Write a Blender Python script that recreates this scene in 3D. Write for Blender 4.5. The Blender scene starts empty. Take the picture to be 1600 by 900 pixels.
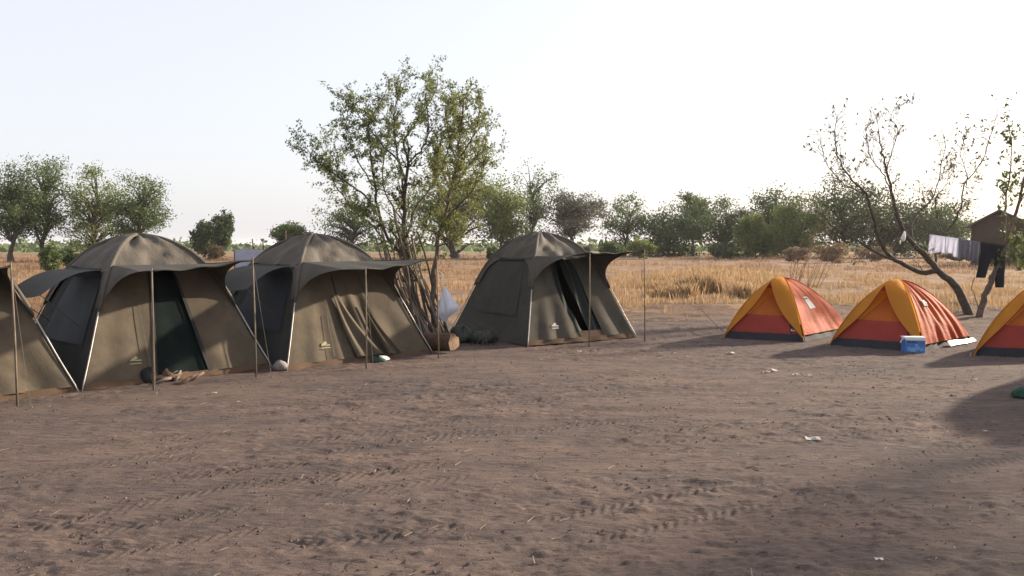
import bpy, math, random
import numpy as np
from mathutils import Vector, Matrix

sc = bpy.context.scene
C = sc.collection
R = math.radians
rng = np.random.default_rng(7)
random.seed(7)

# ------------------------------------------------------------------ camera
FPX, CX, CY, CH = 1300.0, 800.0, 450.0, 1.75
PITCH = R(2.95)
cam_d = bpy.data.cameras.new('camera')
cam_d.sensor_width = 36.0
cam_d.lens = 36.0 * FPX / 1600.0
cam_d.clip_start = 0.05
cam_d.clip_end = 12000
cam = bpy.data.objects.new('camera', cam_d)
cam.location = (0, 0, CH)
cam.rotation_euler = (R(90) - PITCH, 0, 0)
C.objects.link(cam)
sc.camera = cam

# ------------------------------------------------------------------ sky, sun, exposure
SUN_AZ, SUN_EL = R(58), R(20.5)          # azimuth from +Y towards +X
SUN = Vector((math.sin(SUN_AZ) * math.cos(SUN_EL), math.cos(SUN_AZ) * math.cos(SUN_EL), math.sin(SUN_EL)))
world = bpy.data.worlds.new('World')
sc.world = world
world.use_nodes = True
wn = world.node_tree
wn.nodes.clear()
w_out = wn.nodes.new('ShaderNodeOutputWorld')
w_bg = wn.nodes.new('ShaderNodeBackground')
w_sky = wn.nodes.new('ShaderNodeTexSky')
w_sky.sky_type = 'NISHITA'
w_sky.sun_disc = False
w_sky.sun_elevation = SUN_EL
w_sky.sun_rotation = SUN_AZ
w_sky.altitude = 300
w_sky.air_density = 1.0
w_sky.dust_density = 4.0
w_sky.ozone_density = 1.0
w_bg.inputs['Strength'].default_value = 0.072
w_mix = wn.nodes.new('ShaderNodeMix'); w_mix.data_type = 'RGBA'     # thin even veil of dry-season haze in front of the blue
w_mix.inputs[0].default_value = 0.55
w_mix.inputs[7].default_value = (8.0, 7.95, 8.4, 1)
wn.links.new(w_sky.outputs[0], w_mix.inputs[6])
wn.links.new(w_mix.outputs[2], w_bg.inputs['Color'])
wn.links.new(w_bg.outputs[0], w_out.inputs['Surface'])
sun_d = bpy.data.lights.new('sun', 'SUN')
sun_d.energy = 5.0
sun_d.angle = R(1.6)
sun_d.color = (1.0, 0.86, 0.68)
sun = bpy.data.objects.new('sun', sun_d)
sun.rotation_euler = (-SUN).to_track_quat('-Z', 'Y').to_euler()
sun.location = (30, 20, 30)
C.objects.link(sun)
sc.view_settings.view_transform = 'Standard'
sc.view_settings.look = 'None'
sc.view_settings.exposure = 1.2
sc.view_settings.gamma = 1.0

# ------------------------------------------------------------------ pixel helpers
_up = Vector((0, math.sin(PITCH), math.cos(PITCH)))
_fw = Vector((0, math.cos(PITCH), -math.sin(PITCH)))
def ray(px, py):
    return _fw + Vector((1, 0, 0)) * ((px - CX) / FPX) + _up * ((CY - py) / FPX)
def P(px, py, Y):
    d = ray(px, py)
    return Vector((0, 0, CH)) + d * (Y / d.y)
def G(px, py):
    d = ray(px, py)
    return Vector((0, 0, CH)) + d * (-CH / d.z)

# ------------------------------------------------------------------ noise + terrain
def vnoise(x, y, seed=0):
    x = np.asarray(x, float); y = np.asarray(y, float)
    xi = np.floor(x).astype(np.int64); yi = np.floor(y).astype(np.int64)
    fx = x - xi; fy = y - yi
    fx = fx * fx * fx * (fx * (fx * 6 - 15) + 10); fy = fy * fy * fy * (fy * (fy * 6 - 15) + 10)
    def h(a, b):
        n = (a * 374761393 + b * 668265263 + seed * 1274126177) & 0xffffffff
        n = ((n ^ (n >> 13)) * 1274126177) & 0xffffffff
        n = ((n ^ (n >> 16)) * 2246822519) & 0xffffffff
        return ((n ^ (n >> 15)) & 0xffffff) / float(0xffffff)
    a = h(xi, yi); b = h(xi + 1, yi); c = h(xi, yi + 1); d = h(xi + 1, yi + 1)
    return (a + (b - a) * fx) * (1 - fy) + (c + (d - c) * fx) * fy
def fbm(x, y, o=4, seed=0):
    v = 0; amp = 0.5; t = 0
    for i in range(o):
        v = v + amp * vnoise(x * 2 ** i, y * 2 ** i, seed + i * 17); t += amp; amp *= 0.5
    return v / t
def sstep(a, b, x):
    t = np.clip((np.asarray(x, float) - a) / (b - a), 0, 1)
    return t * t * (3 - 2 * t)
def field_edge(x):
    return 20.8 + 2.2 * (vnoise(np.asarray(x) / 5.0, np.asarray(x) * 0, 3) - .5) * 2
def gh(x, y):
    x = np.asarray(x, float); y = np.asarray(y, float)
    z = 0.05 * (fbm(x / 3.5, y / 3.5, 2, 11) - .5)
    f = sstep(18, 34, y) * (1 - sstep(200, 500, y))
    z = z + f * (0.30 * (fbm(x / 9, y / 7, 3, 21) - .5) + 0.16 * (fbm(x / 1.6, y / 1.2, 2, 31) - .5))
    e = field_edge(x)
    z = z + 0.16 * np.exp(-((y - e - 2.0) / 1.3) ** 2) * (0.4 + vnoise(x / 1.5, y / 1.5, 5)) * sstep(-14, -10, x)
    # far country dips a little, hills at the very back
    z = z - 1.2 * sstep(150, 500, y)
    return z
def gz(x, y):
    return float(gh(x, y))

# ------------------------------------------------------------------ materials
def _n(nt, t, **kw):
    n = nt.nodes.new(t)
    for k, v in kw.items():
        setattr(n, k, v)
    return n
def new_mat(name):
    m = bpy.data.materials.new(name)
    m.use_nodes = True
    nt = m.node_tree
    nt.nodes.clear()
    o = _n(nt, 'ShaderNodeOutputMaterial')
    return m, nt, o
def mixc(nt, fac, a, b):
    n = _n(nt, 'ShaderNodeMix', data_type='RGBA')
    if isinstance(fac, float): n.inputs[0].default_value = fac
    else: nt.links.new(fac, n.inputs[0])
    for i, v in ((6, a), (7, b)):
        if isinstance(v, tuple): n.inputs[i].default_value = (*v, 1)
        else: nt.links.new(v, n.inputs[i])
    return n.outputs[2]
def noise(nt, scale, detail=4, rough=.6, vec=None, lo=.35, hi=.65):
    n = _n(nt, 'ShaderNodeTexNoise')
    n.inputs['Scale'].default_value = scale
    n.inputs['Detail'].default_value = detail
    n.inputs['Roughness'].default_value = rough
    if vec is None:
        tc = _n(nt, 'ShaderNodeTexCoord'); vec = tc.outputs['Object']
    nt.links.new(vec, n.inputs['Vector'])
    mr = _n(nt, 'ShaderNodeMapRange')
    mr.inputs[1].default_value = lo; mr.inputs[2].default_value = hi
    nt.links.new(n.outputs['Fac'], mr.inputs[0])
    return mr.outputs[0]
def pmat(name, col, col2=None, scale=3.0, rough=.8, bump=0.0, bscale=40.0, trans=0.0, metal=0.0, dirt=None, dscale=1.5, sheen=0.0, spec=.25):
    m, nt, o = new_mat(name)
    b = _n(nt, 'ShaderNodeBsdfPrincipled')
    b.inputs['Roughness'].default_value = rough
    b.inputs['Metallic'].default_value = metal
    b.inputs['Specular IOR Level'].default_value = spec
    if sheen: b.inputs['Sheen Weight'].default_value = sheen
    c = col
    if col2 is not None:
        c = mixc(nt, noise(nt, scale), col, col2)
    if dirt is not None:
        d = noise(nt, dscale, 6, .7, lo=.5, hi=.75)
        c = mixc(nt, d, c, dirt)
    if isinstance(c, tuple): b.inputs['Base Color'].default_value = (*c, 1)
    else: nt.links.new(c, b.inputs['Base Color'])
    if bump:
        bp = _n(nt, 'ShaderNodeBump')
        bp.inputs['Strength'].default_value = 1.0
        bp.inputs['Distance'].default_value = bump
        nt.links.new(noise(nt, bscale, 5, .6, lo=0, hi=1), bp.inputs['Height'])
        nt.links.new(bp.outputs[0], b.inputs['Normal'])
    if trans:
        t = _n(nt, 'ShaderNodeBsdfTranslucent')
        if isinstance(c, tuple): t.inputs['Color'].default_value = (*c, 1)
        else: nt.links.new(c, t.inputs['Color'])
        mx = _n(nt, 'ShaderNodeMixShader'); mx.inputs[0].default_value = trans
        nt.links.new(b.outputs[0], mx.inputs[1]); nt.links.new(t.outputs[0], mx.inputs[2])
        nt.links.new(mx.outputs[0], o.inputs['Surface'])
    else:
        nt.links.new(b.outputs[0], o.inputs['Surface'])
    return m
def leaf_mat(name, a, b, trans=.35):
    m, nt, o = new_mat(name)
    g = _n(nt, 'ShaderNodeNewGeometry')
    c = mixc(nt, g.outputs['Random Per Island'], a, b)
    d = _n(nt, 'ShaderNodeBsdfPrincipled'); d.inputs['Roughness'].default_value = .6
    d.inputs['Specular IOR Level'].default_value = .3
    t = _n(nt, 'ShaderNodeBsdfTranslucent')
    nt.links.new(c, d.inputs['Base Color']); nt.links.new(c, t.inputs['Color'])
    mx = _n(nt, 'ShaderNodeMixShader'); mx.inputs[0].default_value = trans
    nt.links.new(d.outputs[0], mx.inputs[1]); nt.links.new(t.outputs[0], mx.inputs[2])
    nt.links.new(mx.outputs[0], o.inputs['Surface'])
    return m

M = {}
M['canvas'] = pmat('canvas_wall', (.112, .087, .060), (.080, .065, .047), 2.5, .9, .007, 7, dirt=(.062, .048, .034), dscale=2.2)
M['canvas_dark'] = pmat('canvas_dark', (.088, .075, .056), (.062, .055, .043), 2.5, .9, .007, 7, dirt=(.05, .045, .036), dscale=2.6)
M['canvas_skirt'] = pmat('canvas_skirt', (.12, .072, .045), (.085, .055, .036), 4, .95, .005, 50)
M['fly'] = pmat('fly_fabric', (.100, .085, .068), (.062, .054, .045), 1.6, .75, .016, 8)
M['awning'] = pmat('awning_fabric', (.046, .044, .039), (.036, .035, .032), 2.0, .8, .003, 40)
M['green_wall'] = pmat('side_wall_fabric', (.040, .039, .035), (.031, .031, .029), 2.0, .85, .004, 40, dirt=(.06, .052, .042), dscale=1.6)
M['wall_light'] = pmat('side_wall_paler', (.056, .052, .045), (.044, .042, .037), 2.0, .85, .016, 8, dirt=(.075, .065, .052), dscale=1.6)  # paler version of the side wall tone, for the lone tent
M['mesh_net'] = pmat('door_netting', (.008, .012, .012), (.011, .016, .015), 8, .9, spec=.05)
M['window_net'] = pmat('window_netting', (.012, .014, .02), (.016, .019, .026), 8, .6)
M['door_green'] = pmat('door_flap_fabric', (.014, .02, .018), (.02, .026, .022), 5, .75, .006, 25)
M['steel'] = pmat('pole_steel', (.42, .40, .38), (.30, .28, .26), 9, .45, metal=.5)
M['wood_pole'] = pmat('thin_pole', (.20, .16, .115), (.13, .10, .075), 9, .75)
M['rope'] = pmat('rope', (.10, .085, .065), (.07, .06, .05), 20, .9)
M['logo'] = pmat('tent_logo', (.36, .34, .20), (.27, .26, .16), 60, .8)
M['logo_white'] = pmat('tent_logo_white', (.6, .58, .56), (.48, .46, .44), 40, .7)
M['logo_dark'] = pmat('tent_logo_dark', (.05, .06, .08), (.08, .09, .1), 40, .7)
M['gold'] = pmat('fly_gold', (.62, .27, .045), (.55, .235, .04), 3, .75, .006, 9, trans=.38, spec=.04)
M['redfly'] = pmat('fly_red_orange', (.46, .098, .038), (.34, .062, .026), 2.2, .6, .02, 5, trans=.14, spec=.035)
M['inner_orange'] = pmat('inner_mesh_orange', (.50, .14, .022), (.44, .12, .02), 5, .7, trans=.35)
M['inner_gold'] = pmat('inner_side_gold', (.62, .24, .02), (.55, .21, .02), 5, .7, trans=.3)
M['maroon'] = pmat('inner_maroon', (.29, .035, .022), (.24, .03, .02), 4, .65, .003, 20, trans=.1)
M['navy'] = pmat('tub_floor_navy', (.022, .023, .03), (.03, .03, .036), 6, .85, .004, 20)
M['silver_fab'] = pmat('fly_underside_silver', (.16, .15, .135), (.12, .115, .105), 5, .45)
M['bark'] = pmat('bark', (.16, .115, .085), (.085, .062, .048), 14, .95, .012, 35)
M['bark_grey'] = pmat('bark_grey', (.10, .08, .068), (.055, .044, .038), 12, .95, .012, 35)
M['bark_far'] = pmat('bark_far', (.10, .08, .065), (.06, .05, .042), 5, .95)
M['stick'] = pmat('dead_stick', (.24, .19, .15), (.13, .10, .08), 7, .95, .006, 40)
M['stick_dark'] = pmat('dead_stick_dark', (.12, .09, .07), (.07, .055, .045), 7, .95, .006, 40)
M['leaf_main'] = leaf_mat('leaf_main', (.095, .12, .045), (.19, .21, .08), .5)
M['leaf_slim'] = leaf_mat('leaf_slim', (.12, .145, .045), (.21, .215, .075), .45)
M['leaf_bare'] = leaf_mat('leaf_bare', (.07, .07, .04), (.12, .11, .06), .3)
M['leaf_dark'] = leaf_mat('leaf_dark', (.036, .058, .022), (.078, .108, .036), .3)
M['leaf_mid'] = leaf_mat('leaf_mid', (.060, .092, .030), (.118, .155, .050), .35)
M['leaf_yel'] = leaf_mat('leaf_yellow', (.105, .140, .036), (.180, .210, .060), .4)
M['leaf_grey'] = leaf_mat('leaf_grey', (0.081, 0.085, 0.062), (0.138, 0.131, 0.094), .3)
M['leaf_dry'] = leaf_mat('leaf_dry', (.16, .115, .07), (.25, .18, .11), .3)
M['straw'] = leaf_mat('straw', (.32, .205, .11), (.50, .35, .195), .3)
M['straw_red'] = leaf_mat('straw_red', (.24, .145, .085), (.40, .255, .145), .3)
M['stone'] = pmat('stone', (.27, .24, .225), (.17, .15, .14), 14, .9, .01, 30)
M['log'] = pmat('log_bark', (.12, .072, .05), (.07, .045, .034), 10, .95, .015, 22)
M['log_end'] = pmat('log_end', (.24, .15, .10), (.16, .10, .065), 10, .9, .01, 30)
M['bag'] = pmat('plastic_bag', (.80, .81, .86), (.70, .72, .80), 6, .35, .01, 9, trans=.3)
M['tarp_green'] = pmat('tarp_green', (.03, .04, .033), (.045, .052, .04), 6, .5, .01, 12)
M['cloth_white'] = pmat('cloth_white', (.80, .80, .86), (.72, .72, .80), 6, .9, .004, 20, trans=.45)
M['cloth_grey'] = pmat('cloth_grey', (.19, .19, .22), (.15, .15, .175), 6, .9, .004, 20, trans=.12)
M['cloth_black'] = pmat('cloth_black', (.014, .014, .018), (.02, .02, .025), 6, .9, .004, 20)
M['mud'] = pmat('mud_wall', (.085, .055, .043), (.065, .043, .035), 1.2, .95, .02, 6)
M['tin'] = pmat('tin_roof', (.42, .42, .43), (.33, .31, .30), 1.0, .5, metal=.3)
M['thatch'] = pmat('roof_edge', (.16, .13, .11), (.1, .085, .07), 3, .9)
M['blue'] = pmat('cooler_blue', (.06, .15, .40), (.09, .21, .50), 9, .4)
M['blue_lt'] = pmat('cooler_light_blue', (.20, .38, .66), (.14, .28, .58), 9, .45)
M['blue_dk'] = pmat('cooler_ink', (.012, .016, .06), (.02, .02, .07), 9, .5)
M['white'] = pmat('white_plastic', (.78, .78, .78), (.7, .7, .7), 9, .4)
M['paper'] = pmat('paper_scrap', (.42, .40, .38), (.3, .28, .26), 9, .8)
M['tarp_blue'] = pmat('tarp_blue_grey', (.33, .36, .46), (.27, .30, .39), 3, .6, .01, 6)
M['tarp_white'] = pmat('tarp_white', (.75, .75, .78), (.6, .6, .64), 3, .6, .01, 6)
M['twig'] = pmat('twig', (.30, .23, .17), (.16, .12, .09), 9, .95)
M['clod'] = pmat('soil_clod', (.12, .085, .07), (.08, .06, .054), 6, .95, .004, 50)
M['shoe_green'] = pmat('shoe_green', (.015, .05, .032), (.03, .08, .05), 9, .6)
M['black'] = pmat('black_rubber', (.015, .015, .015), (.025, .022, .02), 9, .7)

# soil
def soil_mat():
    m, nt, o = new_mat('dry_soil')
    b = _n(nt, 'ShaderNodeBsdfPrincipled')
    b.inputs['Roughness'].default_value = .95
    b.inputs['Specular IOR Level'].default_value = .12
    tc = _n(nt, 'ShaderNodeTexCoord'); vec = tc.outputs['Object']
    mp = _n(nt, 'ShaderNodeMapping'); mp.inputs['Scale'].default_value = (.42, 1, 1)
    nt.links.new(vec, mp.inputs['Vector']); sv = mp.outputs[0]
    warm, grey = (.148, .104, .087), (.098, .075, .068)
    c = mixc(nt, noise(nt, .55, 5, .6, sv, .36, .62), grey, warm)
    c = mixc(nt, noise(nt, 1.9, 6, .7, sv, .44, .66), c, (.074, .059, .056))
    c = mixc(nt, noise(nt, 9.0, 6, .7, sv, .50, .80), c, (.175, .128, .102))
    c = mixc(nt, noise(nt, 15.0, 6, .8, sv, .53, .64), c, (.050, .040, .039))
    at = _n(nt, 'ShaderNodeAttribute', attribute_name='zone')
    sep = _n(nt, 'ShaderNodeSeparateColor'); nt.links.new(at.outputs['Color'], sep.inputs[0])
    fld = mixc(nt, noise(nt, .35, 6, .65, vec, .40, .62), (.165, .103, .068), (.27, .172, .10))
    fld = mixc(nt, noise(nt, 1.7, 6, .7, vec, .48, .70), fld, (.10, .068, .052))
    c = mixc(nt, sep.outputs[0], c, fld)
    c = mixc(nt, sep.outputs[1], c, mixc(nt, noise(nt, .02, 6, .6, vec), (.12, .12, .06), (.22, .17, .10)))
    c = mixc(nt, sep.outputs[2], c, (.065, .052, .048))
    nt.links.new(c, b.inputs['Base Color'])
    bp = _n(nt, 'ShaderNodeBump'); bp.inputs['Distance'].default_value = .028
    h = noise(nt, 16, 7, .72, sv, 0, 1)
    nt.links.new(h, bp.inputs['Height'])
    bp2 = _n(nt, 'ShaderNodeBump'); bp2.inputs['Distance'].default_value = .006
    nt.links.new(noise(nt, 110, 3, .6, vec, 0, 1), bp2.inputs['Height'])
    nt.links.new(bp.outputs[0], bp2.inputs['Normal'])
    nt.links.new(bp2.outputs[0], b.inputs['Normal'])
    nt.links.new(b.outputs[0], o.inputs['Surface'])
    return m
M['soil'] = soil_mat()

# ------------------------------------------------------------------ mesh helpers
class MB:
    def __init__(s): s.v = []; s.f = []
    def quadgrid(s, fn, nu, nv, flip=False):
        o = len(s.v)
        for j in range(nv + 1):
            for i in range(nu + 1):
                s.v.append(tuple(fn(i / nu, j / nv)))
        for j in range(nv):
            for i in range(nu):
                a = o + j * (nu + 1) + i
                q = (a, a + 1, a + nu + 2, a + nu + 1)
                s.f.append(q[::-1] if flip else q)
        return s
    def tube(s, pts, rad, n=6, cap=True):
        pts = [Vector(p) for p in pts]
        if not hasattr(rad, '__len__'): rad = [rad] * len(pts)
        o = len(s.v); k = len(pts)
        ref = None
        for i, p in enumerate(pts):
            t = (pts[min(i + 1, k - 1)] - pts[max(i - 1, 0)])
            if t.length < 1e-9: t = Vector((0, 0, 1))
            t.normalize()
            if ref is None:
                ref = t.cross(Vector((0.3, 0.9, 0.1)))
                if ref.length < .1: ref = t.cross(Vector((1, 0, 0)))
            ref = (ref - t * ref.dot(t)).normalized()
            bi = t.cross(ref)
            for q in range(n):
                a = 2 * math.pi * q / n
                s.v.append(tuple(p + (ref * math.cos(a) + bi * math.sin(a)) * rad[i]))
        for i in range(k - 1):
            for q in range(n):
                a = o + i * n + q; b = o + i * n + (q + 1) % n
                s.f.append((a, b, b + n, a + n))
        if cap:
            s.f.append(tuple(o + q for q in range(n))[::-1])
            s.f.append(tuple(o + (k - 1) * n + q for q in range(n)))
        return s
    def box(s, c, h, rot=0.0, jit=0.0):
        o = len(s.v)
        cs, sn = math.cos(rot), math.sin(rot)
        for z in (-1, 1):
            for x, y in ((-1, -1), (1, -1), (1, 1), (-1, 1)):
                lx, ly = x * h[0], y * h[1]
                j = [random.uniform(-jit, jit) for _ in range(3)]
                s.v.append((c[0] + lx * cs - ly * sn + j[0], c[1] + lx * sn + ly * cs + j[1], c[2] + z * h[2] + j[2]))
        for f in ((0, 3, 2, 1), (4, 5, 6, 7), (0, 1, 5, 4), (1, 2, 6, 5), (2, 3, 7, 6), (3, 0, 4, 7)):
            s.f.append(tuple(o + i for i in f))
        return s
    def blob(s, c, r, nu=10, nv=7, amp=.2, seed=0, flat=0.0):
        o = len(s.v)
        rr = random.Random(seed)
        ph = [(rr.uniform(1, 3), rr.uniform(1, 3), rr.uniform(0, 6), rr.uniform(0, 6)) for _ in range(4)]
        for j in range(nv + 1):
            th = math.pi * j / nv
            for i in range(nu):
                a = 2 * math.pi * i / nu
                k = 1 + amp * sum(math.sin(p * a * round(p) / p + c2) * math.sin(q * th + d) for p, q, c2, d in ph) / 2
                x = math.sin(th) * math.cos(a) * k * r[0]; y = math.sin(th) * math.sin(a) * k * r[1]; z = math.cos(th) * k * r[2]
                if flat and z < -flat * r[2]: z = -flat * r[2]
                s.v.append((c[0] + x, c[1] + y, c[2] + z))
        for j in range(nv):
            for i in range(nu):
                a = o + j * nu + i; b = o + j * nu + (i + 1) % nu
                s.f.append((a, a + nu, b + nu, b))
        return s
    def build(s, name, mat, parent=None, smooth=False, loc=None):
        me = bpy.data.meshes.new(name)
        me.from_pydata(s.v, [], s.f)
        if smooth:
            me.polygons.foreach_set('use_smooth', [True] * len(me.polygons))
        me.materials.append(M[mat] if isinstance(mat, str) else mat)
        ob = bpy.data.objects.new(name, me)
        C.objects.link(ob)
        if parent: ob.parent = parent
        if loc is not None: ob.location = loc
        return ob
def quads_obj(name, V, mat, parent=None, npf=4):
    V = np.asarray(V, np.float32).reshape(-1, 3)
    n = len(V); m = n // npf
    me = bpy.data.meshes.new(name)
    me.vertices.add(n); me.vertices.foreach_set('co', V.ravel())
    me.loops.add(n); me.loops.foreach_set('vertex_index', np.arange(n, dtype=np.int32))
    me.polygons.add(m); me.polygons.foreach_set('loop_start', np.arange(0, n, npf, dtype=np.int32))
    me.update(calc_edges=True); me.validate()
    me.materials.append(M[mat])
    ob = bpy.data.objects.new(name, me); C.objects.link(ob)
    if parent: ob.parent = parent
    return ob
def empty(name, loc=(0, 0, 0), rz=0.0):
    o = bpy.data.objects.new(name, None); o.empty_display_size = .3
    o.location = loc; o.rotation_euler = (0, 0, rz); C.objects.link(o)
    return o
def tag(o, label=None, cat=None, group=None, kind=None):
    if label: o['label'] = label
    if cat: o['category'] = cat
    if group: o['group'] = group
    if kind: o['kind'] = kind
    return o
def catmull(pts, sub=4):
    pts = [np.array(p, float) for p in pts]
    out = []
    for i in range(len(pts) - 1):
        p0 = pts[max(i - 1, 0)]; p1 = pts[i]; p2 = pts[i + 1]; p3 = pts[min(i + 2, len(pts) - 1)]
        for k in range(sub):
            t = k / sub
            out.append(.5 * (2 * p1 + (p2 - p0) * t + (2 * p0 - 5 * p1 + 4 * p2 - p3) * t * t + (3 * p1 - p0 - 3 * p2 + p3) * t ** 3))
    out.append(pts[-1])
    return out
def leaf_quads(cen, size, elong=2.0, rnd=rng, droop=0.0):
    cen = np.asarray(cen, float).reshape(-1, 3); n = len(cen)
    d = rnd.normal(size=(n, 3)); d[:, 2] -= droop; d /= np.linalg.norm(d, axis=1, keepdims=True)
    w = np.cross(d, rnd.normal(size=(n, 3))); w /= np.linalg.norm(w, axis=1, keepdims=True)
    s = size * rnd.uniform(.6, 1.35, size=(n, 1))
    L = d * s; W = w * s / elong
    return np.stack([cen - L * .5, cen + W * .5 + L * .05, cen + L * .5, cen - W * .5 + L * .05], 1)

# ------------------------------------------------------------------ ground sheet
TRACKS = [((100, 700), (560, 650)), ((480, 770), (1000, 705)), ((1000, 690), (1560, 668)), ((0, 830), (420, 752)), ((620, 880), (1250, 780)), ((1180, 610), (1480, 625)), ((420, 860), (900, 790)), ((820, 600), (1100, 575)), ((230, 742), (760, 672)), ((20, 780), (620, 712)), ((700, 812), (1180, 720)), ((960, 842), (1600, 705)),
          ((560, 700), (1130, 640)), ((300, 655), (820, 610)), ((0, 880), (520, 800)), ((880, 640), (1420, 650))]
def make_ground():
    ys = [-90, -60, -40, -26, -16, -9, -5, -2, 0, 1, 1.7, 2.2]
    y = 2.5
    while y < 28: ys.append(y); y *= 1.0036
    while y < 4300: ys.append(y); y *= 1.028
    ys = np.array(ys)
    ncol = 860
    hw = np.where(ys > 3, 4.2 + .80 * ys, 6.6 + np.abs(ys - 3) * 2.5)
    s = np.linspace(-1, 1, ncol)
    s = .72 * s + .28 * s ** 3
    X = hw[:, None] * s[None, :]; Y = np.repeat(ys[:, None], ncol, 1)
    Z = gh(X, Y)
    near = (1 - sstep(20, 32, Y)) * sstep(1.5, 2.5, Y)
    # scuffs, clods and shallow pits trodden into the dirt
    n1 = fbm(X / .17, Y / .095, 4, 41); n2 = fbm(X / .42, Y / .30, 3, 51); msk = sstep(.40, .60, fbm(X / 1.7, Y / 1.1, 2, 61))
    n3 = fbm(X / .075, Y / .045, 3, 43)
    Z = Z + near * (.014 * np.clip(n1 - .55, 0, 1) / .2 * (0.2 + .8 * msk) - .008 * np.clip(n2 - .60, 0, 1) / .2 * (.3 + .7 * msk) + .016 * (n3 - .5) * (.25 + .75 * msk))
    dark = np.zeros_like(Z)
    for k, (a, b) in enumerate(TRACKS):
        A = G(*a); B = G(*b)
        d = np.array([B.x - A.x, B.y - A.y]); L = np.hypot(*d); d /= L
        rx = X - A.x; ry = Y - A.y
        al = rx * d[0] + ry * d[1]; la = -rx * d[1] + ry * d[0] + .10 * np.sin(al * .6 + k)
        for off in (0.0, .45 if k % 3 else 1.3):
            q = la - off
            w = np.exp(-(q / .115) ** 6) * sstep(-.6, .3, al) * (1 - sstep(L - .3, L + .6, al)) * near
            fade = sstep(.36, .56, vnoise(al / .8, q * 0 + k, 70 + k))
            tread = np.sin((al + np.abs(q) * .9) * 2 * math.pi / .08)
            Z = Z + w * fade * (-.004 + .0052 * tread)
            dark = np.maximum(dark, w * fade * .3)
    # low plough ridges between camp and field, right of the dark tent
    fr = sstep(16.0, 18.5, Y) * (1 - sstep(26, 29, Y)) * sstep(1.5, 4, X + (Y - 16) * .1)
    Z = Z + fr * .05 * (fbm(X / .9, Y / .35, 3, 91) - .45) * 2
    nv = X.size
    V = np.stack([X, Y, Z], -1).reshape(-1, 3).astype(np.float32)
    nr = len(ys)
    idx = np.arange(nv).reshape(nr, ncol)
    F = np.stack([idx[:-1, :-1], idx[:-1, 1:], idx[1:, 1:], idx[1:, :-1]], -1).reshape(-1, 4).astype(np.int32)
    me = bpy.data.meshes.new('ground')
    me.vertices.add(nv); me.vertices.foreach_set('co', V.ravel())
    me.loops.add(F.size); me.loops.foreach_set('vertex_index', F.ravel())
    me.polygons.add(len(F)); me.polygons.foreach_set('loop_start', np.arange(0, F.size, 4, dtype=np.int32))
    me.polygons.foreach_set('use_smooth', np.ones(len(F), bool))
    me.update(calc_edges=True)
    e = field_edge(X)
    zr = sstep(-4, 3, Y - e + 5 * (fbm(X / 3, Y / 3, 3, 8) - .5))
    zr = np.maximum(zr, sstep(-9, -11.5, X + .0 * Y) * sstep(14, 18, Y))
    zg = sstep(110, 260, Y)
    zb = np.clip(dark + .55 * fr * sstep(.5, .6, fbm(X / 1.2, Y / .5, 3, 95)), 0, 1)
    col = np.stack([zr * (1 - .0 * zg), zg, zb * (1 - zg), np.ones_like(zr)], -1).reshape(-1, 4).astype(np.float32)
    at = me.color_attributes.new('zone', 'FLOAT_COLOR', 'POINT')
    at.data.foreach_set('color', col.ravel())
    me.materials.append(M['soil'])
    ob = bpy.data.objects.new('ground', me); C.objects.link(ob)
    tag(ob, 'trampled grey brown dirt with tyre tracks running out into a dry field', 'ground', kind='structure')
    return ob
make_ground()

# ------------------------------------------------------------------ canvas tents
PROF = catmull([(1, 0), (.875, .40), (.766, .78), (.66, 1.12), (.545, 1.42), (.375, 1.70), (.19, 1.86), (0, 1.93)], 8)
PR = np.array([p[0] for p in PROF]); PZ = np.array([p[1] for p in PROF]); PS = np.linspace(0, 1, len(PROF))
def s_of_z(z): return float(np.interp(z, PZ, PS))
def prof(s): return float(np.interp(s, PS, PR)), float(np.interp(s, PS, PZ))

class Canvas:
    def __init__(t, a, b, seed, H=1.93):
        t.a, t.b, t.seed, t.k = a, b, seed, H / 1.93
        t.cor = [(-a, -b), (a, -b), (a, b), (-a, b)]
        t.nrm = [(0, -1), (1, 0), (0, 1), (-1, 0)]
        t.dep = [b, a, b, a]
    def pt(t, side, u, s, off=0.0, sag=.035):
        r, z = prof(s)
        r2, z2 = prof(min(1, s + .01)); r1, z1 = prof(max(0, s - .01))
        c0, c1 = t.cor[side], t.cor[(side + 1) % 4]
        x = (c0[0] + (c1[0] - c0[0]) * u) * r; y = (c0[1] + (c1[1] - c0[1]) * u) * r
        nh, nz = (z2 - z1), -(r2 - r1) * t.dep[side]
        l = math.hypot(nh, nz) or 1
        nh /= l; nz /= l
        wr = .012 * (float(vnoise(u * 5 + side * 9, s * 4 + t.seed * 3.1, t.seed)) - .5) * 2 * min(1, 4 * u * (1 - u) * 1.5)
        o = off + wr - sag * 4 * u * (1 - u) * math.sin(math.pi * min(1, s * 1.0))
        n = t.nrm[side]
        return Vector((x + n[0] * nh * o, y + n[1] * nh * o, z * t.k + nz * o))
    def patch(t, mb, side, u0, u1, s0, s1, nu, nv, off=0.0, fold=None):
        f0 = u0 if callable(u0) else (lambda s: u0)
        f1 = u1 if callable(u1) else (lambda s: u1)
        def fn(i, j):
            s = s0 + (s1 - s0) * j
            u = f0(s) + (f1(s) - f0(s)) * i
            o = off + (fold(u, s) if fold else 0)
            return t.pt(side, u, s, o)
        mb.quadgrid(fn, nu, nv)
        return mb

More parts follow.
